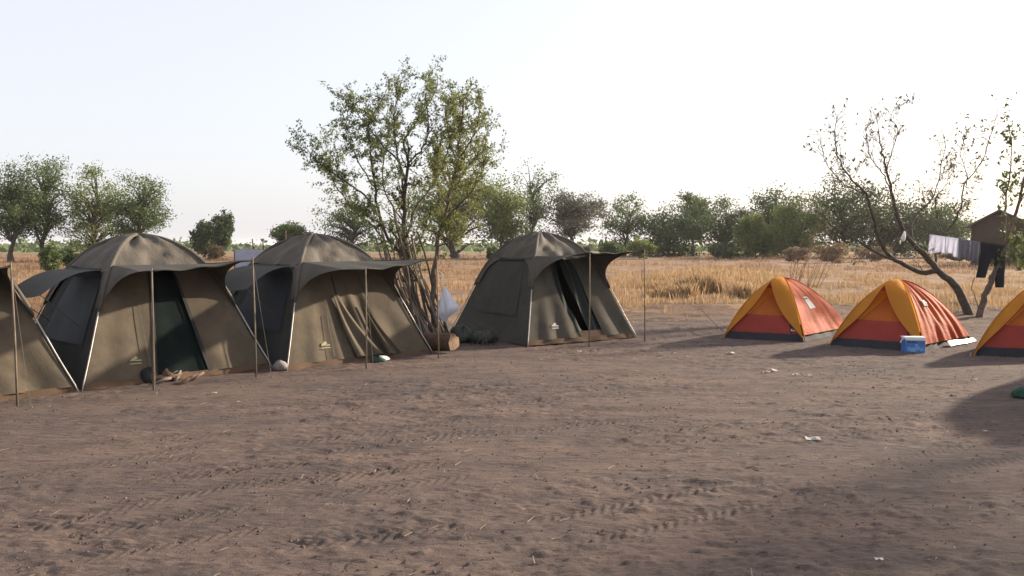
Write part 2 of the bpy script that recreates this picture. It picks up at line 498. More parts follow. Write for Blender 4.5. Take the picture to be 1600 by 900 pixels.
def canvas_tent(label, FL, ang, w, d, H, seed, style, left_flap=True, aw=(.70, .72), zo=(1.46, 1.54), out=.16, ropes=True, cm='canvas', wm='green_wall'):
    a, b = w / 2, d / 2
    fd = Vector((math.cos(ang), math.sin(ang), 0)); inn = Vector((-math.sin(ang), math.cos(ang), 0))
    cen = Vector((FL[0], FL[1], 0)) + fd * a + inn * b
    root = empty('canvas_tent', (cen.x, cen.y, gz(cen.x, cen.y) - .005), ang)
    tag(root, label, 'tent', 'canvas tents standing in a row')
    T = Canvas(a, b, seed, H)
    sf = s_of_z(1.47); sl = s_of_z(.92); sk = s_of_z(.07)
    stop = s_of_z(1.6)
    # side and back walls
    def sidewall(side, nm='side_wall'):
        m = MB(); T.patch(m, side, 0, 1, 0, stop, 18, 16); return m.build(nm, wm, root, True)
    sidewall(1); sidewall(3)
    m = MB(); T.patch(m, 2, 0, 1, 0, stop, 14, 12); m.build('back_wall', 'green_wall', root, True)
    m = MB(); m.quadgrid(lambda i, j: ((2 * i - 1) * a * .99, (2 * j - 1) * b * .99, .012), 4, 4); m.build('groundsheet', 'canvas_skirt', root)
    # front wall in panels beside the door
    def smooth_fold(amp, fr, ph, c=.5, wd=.3, zt=1.35):
        def f(u, s):
            z = prof(s)[1]
            return amp * math.exp(-((u - c) / wd) ** 2) * max(0, 1 - z / zt) ** .7 * math.sin(2 * math.pi * (u * fr + ph + .35 * z))
        return f
    if style == 'net':
        ul = lambda s: .345 + .03 * math.sin(s * 3); ur = lambda s: .655 - .05 * s
        fL = smooth_fold(.018, 5, .1, .2, .25); fR = smooth_fold(.035, 4, .3, .85, .2, .8)
        m = MB(); T.patch(m, 0, 0, ul, sk, stop, 12, 16, 0, fL); m.build('front_panel', cm, root, True)
        m = MB(); T.patch(m, 0, ur, 1, sk, stop, 14, 16, 0, fR); m.build('front_panel', cm, root, True)
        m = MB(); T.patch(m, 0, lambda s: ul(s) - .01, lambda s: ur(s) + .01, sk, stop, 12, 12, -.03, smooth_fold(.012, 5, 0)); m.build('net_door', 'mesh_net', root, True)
        m = MB(); T.patch(m, 0, lambda s: ul(s) - .012, lambda s: ul(s) + .012, sk, stop, 2, 16, .012); m.build('door_zip', 'black', root, True)
        m = MB(); T.patch(m, 0, lambda s: ur(s) - .012, lambda s: ur(s) + .012, sk, stop, 2, 16, .012); m.build('door_zip', 'black', root, True)
        # rolled-aside tie tape
        m = MB(); T.patch(m, 0, lambda s: .16 + .17 * (1 - s), lambda s: .172 + .17 * (1 - s), s_of_z(.15), s_of_z(1.0), 1, 10, .03); m.build('tie_tape', 'rope', root)
    elif style == 'curtain':
        f1 = smooth_fold(.045, 7, .2, .55, .3, 1.25)
        m = MB(); T.patch(m, 0, 0, .40, sk, stop, 16, 18, 0, smooth_fold(.02, 6, .1, .25, .2)); m.build('front_panel', cm, root, True)
        m = MB(); T.patch(m, 0, .395, .70, sk, stop, 26, 18, -.015, f1); m.build('door_flap', cm, root, True)
        m = MB(); T.patch(m, 0, .695, 1, sk, stop, 14, 16, 0, smooth_fold(.025, 4, .4, .8, .2, .9)); m.build('front_panel', cm, root, True)
        # loose flap hanging forward in deep folds from the left zip
        def cur(i, j):
            z = 1.02 * (1 - j) + .06 * j
            s = s_of_z(z)
            u = .34 + .10 * j + i * (.05 + .17 * j)
            return T.pt(0, u, s, .045 + .05 * j * math.sin(i * 3.14 * 3.2 + .6) + .05 * j * (1 - abs(2 * i - 1)))
        m = MB(); m.quadgrid(cur, 22, 14); m.build('loose_flap', cm, root, True)
        def cur2(i, j):
            z = .85 * (1 - j) + .05 * j
            s = s_of_z(z)
            u = .60 + .07 * j + i * (.02 + .08 * j)
            return T.pt(0, u, s, .04 + .045 * math.sin(i * 3.14 * 2 + .3) * (.3 + j))
        m = MB(); m.quadgrid(cur2, 14, 12); m.build('loose_flap', cm, root, True)
        m = MB(); T.patch(m, 0, lambda s: .335 + .12 * (1 - s / stop) ** 1.4, lambda s: .35 + .12 * (1 - s / stop) ** 1.4, sk, s_of_z(1.3), 1, 14, .035); m.build('door_zip', 'black', root)
        m = MB(); T.patch(m, 0, lambda s: .20 + .10 * (1 - s), lambda s: .208 + .10 * (1 - s), s_of_z(.12), s_of_z(.75), 1, 8, .03); m.build('tie_tape', 'rope', root)
    else:   # door half open
        ul = lambda s: .27 + .27 * (1 - s / stop) ** 2.2
        um = lambda s: .47 + .16 * (1 - s / stop) ** 1.6
        ur = lambda s: .66 + .06 * (1 - s / stop) ** 2
        m = MB(); T.patch(m, 0, 0, lambda s: ul(s), sk, stop, 18, 18, 0, smooth_fold(.03, 5, .3, .3, .25, 1.0)); m.build('front_panel', cm, root, True)
        m = MB(); T.patch(m, 0, ur, 1, sk, stop, 14, 16, 0, smooth_fold(.022, 4, .1, .85, .2, .9)); m.build('front_panel', cm, root, True)
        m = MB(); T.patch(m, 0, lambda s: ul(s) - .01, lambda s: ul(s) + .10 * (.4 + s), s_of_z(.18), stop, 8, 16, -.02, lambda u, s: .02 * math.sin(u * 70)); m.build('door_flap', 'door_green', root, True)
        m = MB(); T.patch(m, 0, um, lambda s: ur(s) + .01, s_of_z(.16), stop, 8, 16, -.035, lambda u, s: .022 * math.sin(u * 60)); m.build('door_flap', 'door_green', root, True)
        m = MB(); T.patch(m, 0, lambda s: ul(s) - .01, lambda s: ur(s) + .01, sk, s_of_z(.19), 10, 2, -.008); m.build('door_sill', 'canvas_skirt', root, True)
    m = MB(); T.patch(m, 0, 0, 1, 0, s_of_z(.085), 24, 3, .006, lambda u, s: .02 * (1 - s / .05) * math.sin(u * 31) if s < .05 else 0); m.build('mud_skirt', 'canvas_skirt', root, True)
    # printed mark low on the front
    def mark(u0, u1, z0, z1, mt):
        mm = MB(); T.patch(mm, 0, u0, u1, s_of_z(z0), s_of_z(z1), 4, 3, .024); return mm
    mt = 'logo_white' if style == 'open' else 'logo'
    ub = .215
    g = MB()
    for (q0, q1, z0, z1) in ((0, .062, .25, .262), (.0, .03, .29, .31), (.008, .04, .31, .33), (.03, .062, .285, .30), (.02, .034, .33, .345)):
        T.patch(g, 0, ub + q0, ub + q1, s_of_z(z0), s_of_z(z1), 2, 1, .026)
    g.build('printed_mark', mt, root)
    # fly: roof facets and strips over the corner poles
    m = MB()
    for side in range(4):
        T.patch(m, side, 0, 1, sf, .985, 22, 16, .032, lambda u, s: .028 * math.sin(u * 13 + seed + 3 * s) * math.sin(s * 9) * (1 if s < .97 else 0) + (.05 if side == 0 else .03) * (float(vnoise(u * 7 + seed, s * 16, 9 + side)) - .5) * min(1, 8 * u * (1 - u)) * (1 if s < .97 else 0))
        lo = s_of_z(.90 if side in (0, 1) else .98)
        pw = 2.0 if side == 0 else 5.0
        if side == 0: continue
        us = lambda s, lo=lo, pw=pw: .055 + (.44 if pw == 2 else .2) * max(0, (s - lo) / (sf - lo)) ** pw
        T.patch(m, side, 0, us, lo, sf, 7, 12, .032)
        T.patch(m, side, lambda s, us=us: 1 - us(s), 1, lo, sf, 7, 12, .032)
    for (cx, cy) in T.cor:
        lo = s_of_z(.93)
        pts = [Vector((cx * (prof(q)[0] + .012), cy * (prof(q)[0] + .012), prof(q)[1] * T.k + .02 * q)) for q in np.linspace(lo, 1, 16)]
        m.tube(pts, [.016] + [.034] * 14 + [.02], 7)
    m.build('fly', 'fly', root, True)
    # hem line along the fly on the sides
    for side in (1, 3):
        m = MB(); T.patch(m, side, .2, .8, sf - .012, sf + .004, 8, 1, .042); m.build('fly_hem', 'awning', root)
    # awning and its poles
    pa0, pa1 = T.pt(0, 0.0, sf, .03), T.pt(0, 1.0, sf, .03)
    pm0, pm1 = T.pt(0, .0, s_of_z(1.50), .045), T.pt(0, 1, s_of_z(1.50), .045)
    oL = Vector((-aw[0], -(b + out), zo[0])); oR = Vector((aw[1], -(b + out), zo[1]))
    def awn(i, j):
        p = pm0.lerp(pm1, i); q = oL.lerp(oR, i)
        r = p.lerp(q, j)
        r.z += -.03 * math.sin(math.pi * i) * j ** 1.5 - .02 * math.sin(math.pi * j) + .012 * math.sin(i * 17 + j * 5 + seed) * j
        r.x += .05 * math.sin(math.pi * j) * (1 if i < .5 else -1) * (abs(2 * i - 1))
        r.y += .06 * math.sin(math.pi * i) * j ** 3
        return r
    m = MB(); m.quadgrid(awn, 18, 14); awo = m.build('awning', 'awning', root, True)
    for sgn in (0, 1):
        lowz = s_of_z(.95 if sgn == 0 else .90)
        A0 = T.pt(0, sgn, lowz, .035); Rf = awn(sgn, 0); oo = oL if sgn == 0 else oR
        ctrl = Rf.lerp(oo, .06) + Vector((0, 0, -.05))
        def cheek(i, j):
            E = A0 * (1 - i) ** 2 + ctrl * 2 * i * (1 - i) + oo * i * i
            if i < .5: Tp = T.pt(0, sgn, lowz + (s_of_z(1.50) - lowz) * i * 2, .035)
            else: Tp = awn(sgn, (i - .5) * 2)
            p = E.lerp(Tp, j)
            p.y += .02 * math.sin(i * 9 + j * 6) * math.sin(math.pi * j)
            return p
        m = MB(); m.quadgrid(cheek, 20, 8); m.build('awning_cheek', 'fly', root, True)
    e = MB(); e.tube([awn(i / 18, 1) + Vector((0, 0, -.004)) for i in range(19)] + [awn(1, 1 - i / 10) for i in range(1, 11)], .013, 4); e.build('hem', 'awning', awo, True)
    for q, tilt in ((oL, -.02), (oR, .015)):
        foot = Vector((q.x + tilt, q.y - .02, 0)); wp = root.location + Matrix.Rotation(ang, 3, 'Z') @ foot
        foot.z = gz(wp.x, wp.y) - root.location.z - .05
        m = MB(); m.tube([q + Vector((0, 0, .03)), q.lerp(foot, .5) + Vector((.006, 0, 0)), foot], [.010, .0115, .012], 6); m.build('awning_pole', 'wood_pole', root, True)
        if ropes:
            gp = foot + Vector((q.x * .15, -.22 - .1 * random.random(), 0)); gp.z -= .0
            m = MB(); m.tube([q, q.lerp(gp, .5) + Vector((0, 0, -.02)), gp + Vector((0, 0, .0))], .0035, 3); m.build('guy_rope', 'rope', root)
            m = MB(); m.tube([gp + Vector((0, -.02, .07)), gp + Vector((0, .02, -.06))], .006, 4); m.build('peg', 'steel', root)
    # corner poles
    for (cx, cy) in T.cor:
        ss = np.linspace(0, s_of_z(.97), 9)
        pts = []
        for s in ss:
            r, z = prof(s); k = 1 + .028 / math.hypot(a, b)
            pts.append(Vector((cx * (r * k + .006), cy * (r * k + .006), z * T.k - (.03 if s == 0 else 0))))
        m = MB(); m.tube(pts, .0105, 6); m.build('corner_pole', 'steel', root, True)
    if left_flap:
        m = MB(); T.patch(m, 3, .22, .86, s_of_z(.50), s_of_z(1.36), 10, 10, .012); wo = m.build('side_window', 'window_net', root, True)
        h0, h1 = T.pt(3, .12, s_of_z(1.44), .04), T.pt(3, .92, s_of_z(1.44), .04)
        o0 = Vector((-(a * .56 + .78), b * .46, 1.13)); o1 = Vector((-(a * .56 + .74), -b * .40, 1.13))
        def flap(i, j):
            p = h0.lerp(h1, i).lerp(o0.lerp(o1, i), j)
            p.z += .10 * math.sin(math.pi * j) - .05 * math.sin(math.pi * i) * j
            return p
        m = MB(); m.quadgrid(flap, 12, 10); m.build('window_flap', 'awning', root, True)
        for o_, u in ((o0, .25), (o1, .75)):
            m = MB(); m.tube([o_, T.pt(3, u, s_of_z(.72), .02)], .005, 5); m.build('flap_prop', 'rope', root)
    else:
        m = MB(); T.patch(m, 3, .18, .80, s_of_z(.48), s_of_z(1.42), 12, 10, .014, lambda u, s: .006 * math.sin(u * 40 + s * 9)); m.build('closed_window_flap', wm, root, True)
        m = MB(); T.patch(m, 3, .17, .81, s_of_z(.46), s_of_z(.49), 10, 1, .02); m.build('flap_hem', 'awning', root)
    return root, T

A48 = R(47)
def w2(x, y): return (x, y)
canvas_tent('olive canvas tent cut off by the left edge of the picture', (-5.22 - 2.5 * math.cos(A48), 9.90 - 2.5 * math.sin(A48)), A48, 2.5, 2.7, 1.9, 3, 'net', left_flap=False, out=.45, aw=(.66, .46), zo=(1.47, 1.55))
gA = G(130, 610)
canvas_tent('olive canvas tent with dark net door and side window flap propped out', (gA.x, gA.y), R(47), 2.53, 2.7, 1.89, 1, 'net', out=.54, aw=(.64, .70), zo=(1.45, 1.57))
gB = G(449, 578)
canvas_tent('olive canvas tent with loosely folded door flaps, in front of the leaning poles', (gB.x, gB.y), R(46), 2.64, 2.7, 1.91, 2, 'curtain', out=.68, aw=(.46, .86), zo=(1.42, 1.57))
g4 = G(825, 541)
canvas_tent('darker olive canvas tent standing apart with its door half open', (g4.x, g4.y), R(33), 2.45, 2.75, 1.96, 4, 'open', left_flap=False, zo=(1.62, 1.65), aw=(.24, 1.02), out=.46, ropes=False, cm='canvas_dark', wm='wall_light')

# ------------------------------------------------------------------ orange dome tents
DPROF = catmull([(1, 0), (.90, .19), (.79, .37), (.655, .55), (.50, .715), (.33, .86), (.16, .965), (0, 1)], 6)
DR = np.array([p[0] for p in DPROF]); DZ = np.array([p[1] for p in DPROF]); DS = np.linspace(0, 1, len(DPROF))
def dprof(s): return float(np.interp(s, DS, DR)), float(np.interp(s, DS, DZ))
def ds_of_z(z): return float(np.interp(z, DZ, DS))
def dome_tent(label, cor, H, seed, pleat=0.0, label_dark=False, apex=(0, 0), silver=False):
    cor = [Vector((c[0], c[1], 0)) for c in cor]
    cen = sum(cor, Vector()) / 4
    root = empty('dome_tent', (cen.x, cen.y, gz(cen.x, cen.y)))
    tag(root, label, 'tent', 'orange dome tents')
    lc = [c - cen for c in cor]       # 0 left, 1 front, 2 right, 3 back
    ax = Vector((apex[0], apex[1], 0))
    def pt(side, u, s, off=0.0, sag=.04):
        r, z = dprof(s)
        c0, c1 = lc[side], lc[(side + 1) % 4]
        c = c0.lerp(c1, u) * r + ax * z
        n = (c1 - c0).normalized(); n = Vector((n.y, -n.x, 0))
        r2, z2 = dprof(min(1, s + .02)); r1, z1 = dprof(max(0, s - .02))
        dist = abs(c0.dot(n))
        nv = Vector((n.x * (z2 - z1) * H, n.y * (z2 - z1) * H, -(r2 - r1) * dist))
        if nv.length > 1e-6: nv.normalize()
        wr = .010 * (float(vnoise(u * 5 + side * 7, s * 5, seed)) - .5) * 2 * min(1, 6 * u * (1 - u))
        return Vector((c.x, c.y, z * H)) + nv * (off + wr - sag * 4 * u * (1 - u) * math.sin(math.pi * s))
    def patch(m, side, u0, u1, s0, s1, nu, nv, off=0.0, fold=None):
        f0 = u0 if callable(u0) else (lambda s: u0)
        f1 = u1 if callable(u1) else (lambda s: u1)
        def fn(i, j):
            s = s0 + (s1 - s0) * j; u = f0(s) + (f1(s) - f0(s)) * i
            return pt(side, u, s, off + (fold(u, s) if fold else 0))
        m.quadgrid(fn, nu, nv); return m
    sb = ds_of_z(.13); sr = ds_of_z(.44); sa = ds_of_z(.83); slow = ds_of_z(.07)
    # bath-tub floor band on every side
    for side in range(4):
        m = MB(); patch(m, side, 0, 1, 0, sb, 14, 3, -.012, lambda u, s: .012 * math.sin(u * 26 + seed)); m.build('tub_wall', 'navy', root, True)
    # front inner wall: maroon lower panel, orange mesh above with golden side panels
    m = MB(); patch(m, 0, 0, 1, sb, sr, 16, 6, -.030); m.build('lower_panel', 'maroon', root, True)
    dl = lambda s: .20 + .22 * max(0, (s - sr) / (sa - sr)); dr = lambda s: .86 - .26 * max(0, (s - sr) / (sa - sr))
    m = MB(); patch(m, 0, dl, dr, sr, sa + .06, 10, 10, -.030); m.build('mesh_panel', 'inner_orange', root, True)
    m = MB(); patch(m, 0, 0, dl, sr, sa + .06, 6, 10, -.028); m.build('side_panel', 'inner_gold', root, True)
    m = MB(); patch(m, 0, dr, 1, sr, sa + .06, 6, 10, -.028); m.build('side_panel', 'inner_gold', root, True)
    m = MB(); patch(m, 0, lambda s: dr(s) - .012, lambda s: dr(s) + .012, ds_of_z(.14), sa, 1, 10, -.02); m.build('door_zip', 'navy', root)
    m = MB(); patch(m, 0, lambda s: dl(s) - .005, lambda s: dl(s) + .006, sr, sa, 1, 10, -.022); m.build('seam', 'maroon', root)
    m = MB(); patch(m, 0, .84, .865, ds_of_z(.30), ds_of_z(.52), 1, 3, .0); m.build('toggle_tape', 'logo_white' if seed == 1 else 'gold', root)
    g = MB()
    for q in range(3): patch(g, 0, .86 + q * .022, .875 + q * .022, ds_of_z(.165), ds_of_z(.20 - .012 * q), 1, 1, .01)
    g.build('printed_mark', 'logo_white', root)
    # fly front: two golden limbs meeting in a brow above the door
    hh = lambda s: max(0.0, (sa - s) / (sa - slow))
    ul = lambda s: .38 - .365 * hh(s) ** .9; ur = lambda s: .38 + .60 * hh(s) ** .8
    m = MB()
    brow = lambda u, s: .20 * 4 * u * (1 - u) * math.exp(-((s - sa) / .20) ** 2)
    patch(m, 0, 0, ul, slow, sa, 8, 16, .022, brow); patch(m, 0, ur, 1, slow, sa, 8, 16, .022, brow); patch(m, 0, 0, 1, sa, .985, 16, 8, .022, brow)
    m.build('fly_front', 'gold', root, True)
    e = MB(); e.tube([pt(0, ul(s), s, .026 + brow(ul(s), s)) for s in np.linspace(slow, sa, 14)] + [pt(0, ur(s), s, .026 + brow(ur(s), s)) for s in np.linspace(sa, slow, 14)], .006, 4); e.build('fly_binding', 'maroon', root, True)
    def fold(u, s):
        k = pleat * (1 - s) ** .5 * min(1, 7 * u * (1 - u))
        return k * (math.sin(u * 44 + 2.2 * math.sin(s * 5 + seed)) + .6 * math.sin(u * 27 + 1 + 3 * s)) + .006 * math.sin(u * 15 + s * 4)
    flw = lambda u, s: fold(u, s)
    m = MB(); patch(m, 1, 0, 1, ds_of_z(.10), .985, 60, 26, .022, flw); fr = m.build('fly_side', 'redfly', root, True)
    m = MB(); patch(m, 2, 0, 1, slow, .985, 14, 14, .022); m.build('fly_back', 'gold', root, True)
    m = MB(); patch(m, 3, 0, 1, slow, .985, 14, 14, .022); m.build('fly_side', 'redfly', root, True)
    m = MB(); m.quadgrid(lambda i, j: pt(0, i, .98, .022).lerp(pt(2, 1 - i, .98, .022), j), 4, 4); m.build('fly_cap', 'gold', root, True)
    # label on the lit side, low side window line
    if not label_dark:
        m = MB(); patch(m, 1, lambda s: .36 + .05 * math.sin(s * 3), lambda s: .55 + .02 * s, ds_of_z(.50), ds_of_z(.70), 5, 5, .032); m.build('fly_patch', 'logo_white', root, True)
        g = MB(); patch(g, 1, .40, .52, ds_of_z(.655), ds_of_z(.675), 3, 1, .036); g.build('printed_mark', 'logo_dark', root)
    else:
        m = MB(); patch(m, 1, .36, .56, ds_of_z(.63), ds_of_z(.72), 10, 4, .042, flw); m.build('fly_patch', 'logo_dark', root, True)
        g = MB(); patch(g, 1, .39, .53, ds_of_z(.665), ds_of_z(.685), 8, 1, .048, flw); g.build('printed_mark', 'logo_white', root)
        g = MB(); patch(g, 1, .40, .49, ds_of_z(.695), ds_of_z(.708), 8, 1, .048, flw); g.build('printed_mark', 'logo_white', root)
    # poles along the ridges and pegs
    for q in range(4):
        pts = [pt(q, 0, s, .03) + Vector((0, 0, -.03 if s == 0 else 0)) for s in np.linspace(0, 1, 14)]
        m = MB(); m.tube(pts, .011, 5); m.build('fly_seam', 'gold' if q in (0, 1) else 'redfly', root, True)
        o = lc[q].normalized()
        m = MB(); m.tube([lc[q] + o * .05 + Vector((0, 0, .06)), lc[q] + o * .09 + Vector((0, 0, -.05))], .006, 4); m.build('peg', 'steel', root)
    if silver:
        a, b = lc[1].lerp(lc[2], .45), lc[2]
        n = (lc[2] - lc[1]).normalized(); n = Vector((n.y, -n.x, 0))
        def sv(i, j):
            p = a.lerp(b, i) + n * (.02 + .06 * j) + Vector((0, 0, .11 - .08 * j - .03 * i * (1 - j) + .006 * math.sin(i * 7)))
            return p
        m = MB(); m.quadgrid(sv, 14, 4); m.build('turned_hem', 'silver_fab', root, True)
    return root
def gl(px, py): v = G(px, py); return (v.x, v.y)
L, F_ = gl(1131, 528), gl(1256, 534)
dome_tent('orange dome tent with a white patch, nearest the olive tents', [L, F_, (6.85, 16.75), (5.35, 17.3)], 1.10, 1, .004, apex=(-.12, -.05))
L, F_ = gl(1297, 538), gl(1443, 549)
dome_tent('orange dome tent with crumpled red side and a blue box at its corner', [L, F_, (8.38, 15.1), (7.15, 16.1)], 1.12, 2, .016, label_dark=True, apex=(-.1, -.1), silver=True)
dome_tent('orange dome tent cut off by the right edge of the picture', [gl(1521, 555), (8.75, 12.65), (10.35, 13.9), (9.0, 15.0)], 1.16, 5, .01, label_dark=True, apex=(-.05, 0))
# another canvas tent stands just out of the picture; its shadow falls across the dirt
canvas_tent('olive canvas tent just beyond the right edge of the picture', (7.05, 9.6), R(-22), 2.4, 2.6, 1.92, 7, 'net', left_flap=False, ropes=False)

# ------------------------------------------------------------------ trees
def skel_tree(name, label, Y0, limbs, leafmat, bark, cat='tree', group=None, tw=None, leaf_size=.075, seed=1, bushy=1.0, leaf_per=6, elong=2.2, start=.30, twig_len=.55, levels=2, lw=1.0, tmin=.005):
    """limbs: list of (list of (px, py, depth offset), r0, r1, leafiness)"""
    rr = np.random.default_rng(seed); rd = random.Random(seed)
    base = None
    tm = MB(); tg = MB(); cen = []
    def grow(p, d, ln, r, lv, leafy):
        pts = [p]; q = p.copy(); dd = d.copy(); nseg = 4
        for k in range(nseg):
            dd = (dd + Vector((rd.gauss(0, .22), rd.gauss(0, .22), rd.gauss(.06, .18)))).normalized()
            q = q + dd * (ln / nseg); pts.append(q.copy())
        tg.tube(pts, [r * (1 - .6 * k / nseg) for k in range(nseg + 1)], 4, False)
        if lv > 0:
            nchild = rd.choice((2, 3, 3, 4))
            for c in range(nchild):
                k = rd.randint(1, nseg)
                nd = (dd + Vector((rd.gauss(0, .7), rd.gauss(0, .7), rd.gauss(.15, .5)))).normalized()
                grow(pts[k], nd, ln * rd.uniform(.45, .8), r * .68, lv - 1, leafy)
        nl = int(leaf_per * leafy * (1.6 if lv == 0 else .5) + rd.random())
        for _ in range(nl):
            k = rd.randint(1, nseg); a = pts[k - 1].lerp(pts[k], rd.random())
            cen.append(tuple(a + Vector((rd.gauss(0, .028), rd.gauss(0, .028), rd.gauss(0, .028)))))
    for pts, r0, r1, leafy in limbs:
        W = [P(px, py, Y0 + dy) for px, py, dy in pts]
        W = [Vector(w) for w in catmull(W, 4)]
        n = len(W)
        W = [w + Vector((rd.gauss(0, .012), rd.gauss(0, .012), rd.gauss(0, .008))) if 0 < k < n - 1 else w for k, w in enumerate(W)]
        r0, r1 = r0 * lw, r1 * lw
        tm.tube(W, [r0 + (r1 - r0) * (k / (n - 1)) ** .8 for k in range(n)], 8 if r0 > .04 else 6)
        if base is None: base = W[0].copy()
        if leafy <= 0: continue
        ln = sum((W[k + 1] - W[k]).length for k in range(n - 1))
        cnt = int(ln * 5.0 * bushy) + 2
        for c in range(cnt):
            f = start + (1 - start) * (c + rd.random()) / cnt
            k = min(n - 2, int(f * (n - 1)))
            d = (W[k + 1] - W[k]).normalized()
            side = Vector((rd.gauss(0, 1), rd.gauss(0, 1), rd.gauss(.1, .7))).normalized()
            nd = (d * rd.uniform(.3, 1.0) + side * rd.uniform(.5, 1.0)).normalized()
            grow(W[k].copy(), nd, twig_len * rd.uniform(.5, 1.15), max(tmin, r1 * .55), levels - 1, leafy)
        grow(W[-1].copy(), (W[-1] - W[-2]).normalized(), twig_len * .8, r1 * .8, levels - 1, leafy)
    root = empty(name, base)
    tag(root, label, cat, group)
    inv = -base
    def rel(mb): mb.v = [(x + inv.x, y + inv.y, z + inv.z) for x, y, z in mb.v]; return mb
    t = rel(tm).build('trunk', bark, root, True)
    if tg.v:
        rel(tg).build('twigs', bark, t, True)
    if cen:
        V = leaf_quads(cen, leaf_size, elong, rr, .3) + np.array([inv.x, inv.y, inv.z])
        quads_obj('crown', V, leafmat, root)
    return root

YM = 15.6
skel_tree('tree', 'tall many-stemmed tree with thin leafy crown behind the leaning poles', YM, [
    ([(672, 545, 0), (655, 490, 0), (641, 440, 0), (634, 395, 0), (631, 345, 0), (633, 300, 0), (638, 252, 0)], .115, .035, .7),
    ([(638, 254, 0), (632, 222, .1), (645, 198, .2), (660, 178, .3), (676, 150, .4), (684, 128, .5)], .034, .010, 1.1),
    ([(637, 256, 0), (656, 237, -.2), (667, 218, -.3), (669, 182, -.5), (664, 148, -.6)], .030, .009, 1.1),
    ([(634, 284, 0), (623, 253, .2), (598, 226, .4), (579, 204, .5), (561, 180, .6), (546, 160, .7)], .032, .009, 1.1),
    ([(637, 405, 0), (607, 375, -.2), (590, 325, -.3), (582, 273, -.4), (579, 237, -.5), (576, 200, -.5), (584, 178, -.6), (600, 150, -.7)], .05, .009, 1.0),
    ([(632, 300, 0), (626, 262, .3), (619, 225, .5), (616, 190, .6), (620, 156, .7), (628, 125, .8)], .034, .009, 1.0),
    ([(588, 330, -.3), (568, 305, -.6), (545, 288, -.8), (522, 272, -1.0), (497, 254, -1.1), (479, 232, -1.2)], .030, .008, 1.3),
    ([(600, 372, -.2), (578, 350, .3), (556, 332, .7), (535, 305, 1.0), (515, 270, 1.2), (520, 235, 1.3)], .028, .008, 1.3),
    ([(634, 370, 0), (650, 325, .4), (667, 302, .7), (689, 266, 1.0), (702, 229, 1.2), (712, 190, 1.3), (706, 150, 1.3)], .040, .009, 1.3),
    ([(590, 300, -.3), (566, 262, -.2), (548, 228, 0), (541, 195, .2), (545, 160, .3)], .022, .008, 1.1),
    ([(632, 350, 0), (606, 310, .8), (598, 270, 1.1), (604, 230, 1.3), (612, 200, 1.4)], .026, .008, 1.0),
    ([(660, 505, 0), (650, 440, .5), (655, 380, .8), (672, 335, 1.0), (690, 310, 1.1)], .04, .01, 1.2),
    ([(634, 390, 0), (616, 365, -.7), (596, 352, -1.1), (570, 335, -1.3)], .03, .009, 1.5),
], 'leaf_main', 'bark_grey', leaf_size=.056, seed=5, bushy=1.95, leaf_per=9.5, twig_len=.42, lw=.75)
skel_tree('tree', 'slender tree with one thin leaning stem rising beside the hanging bag', 15.3, [
    ([(679, 540, 0), (676, 470, 0), (680, 412, 0), (687, 365, 0), (697, 325, 0), (708, 284, 0), (715, 248, 0), (720, 205, 0), (724, 160, 0)], .060, .014, 1.2),
    ([(692, 345, 0), (715, 322, -.3), (735, 300, -.5), (752, 270, -.6), (760, 240, -.6)], .022, .007, 1.5),
    ([(709, 282, 0), (730, 262, .3), (748, 238, .5), (762, 205, .6)], .020, .007, 1.4),
    ([(716, 245, 0), (735, 222, -.2), (746, 195, -.3), (752, 165, -.4)], .018, .007, 1.3),
    ([(700, 320, 0), (685, 290, .4), (680, 250, .6), (690, 215, .8)], .018, .006, 1.5),
    ([(714, 250, 0), (703, 222, .4), (700, 190, .5), (696, 165, .6)], .016, .006, 1.2),
    ([(684, 385, 0), (704, 378, -.2), (728, 360, -.3), (745, 335, -.3)], .016, .006, 1.3),
], 'leaf_slim', 'bark', leaf_size=.054, seed=8, bushy=2.0, leaf_per=9, twig_len=.38)
YB = 20.6
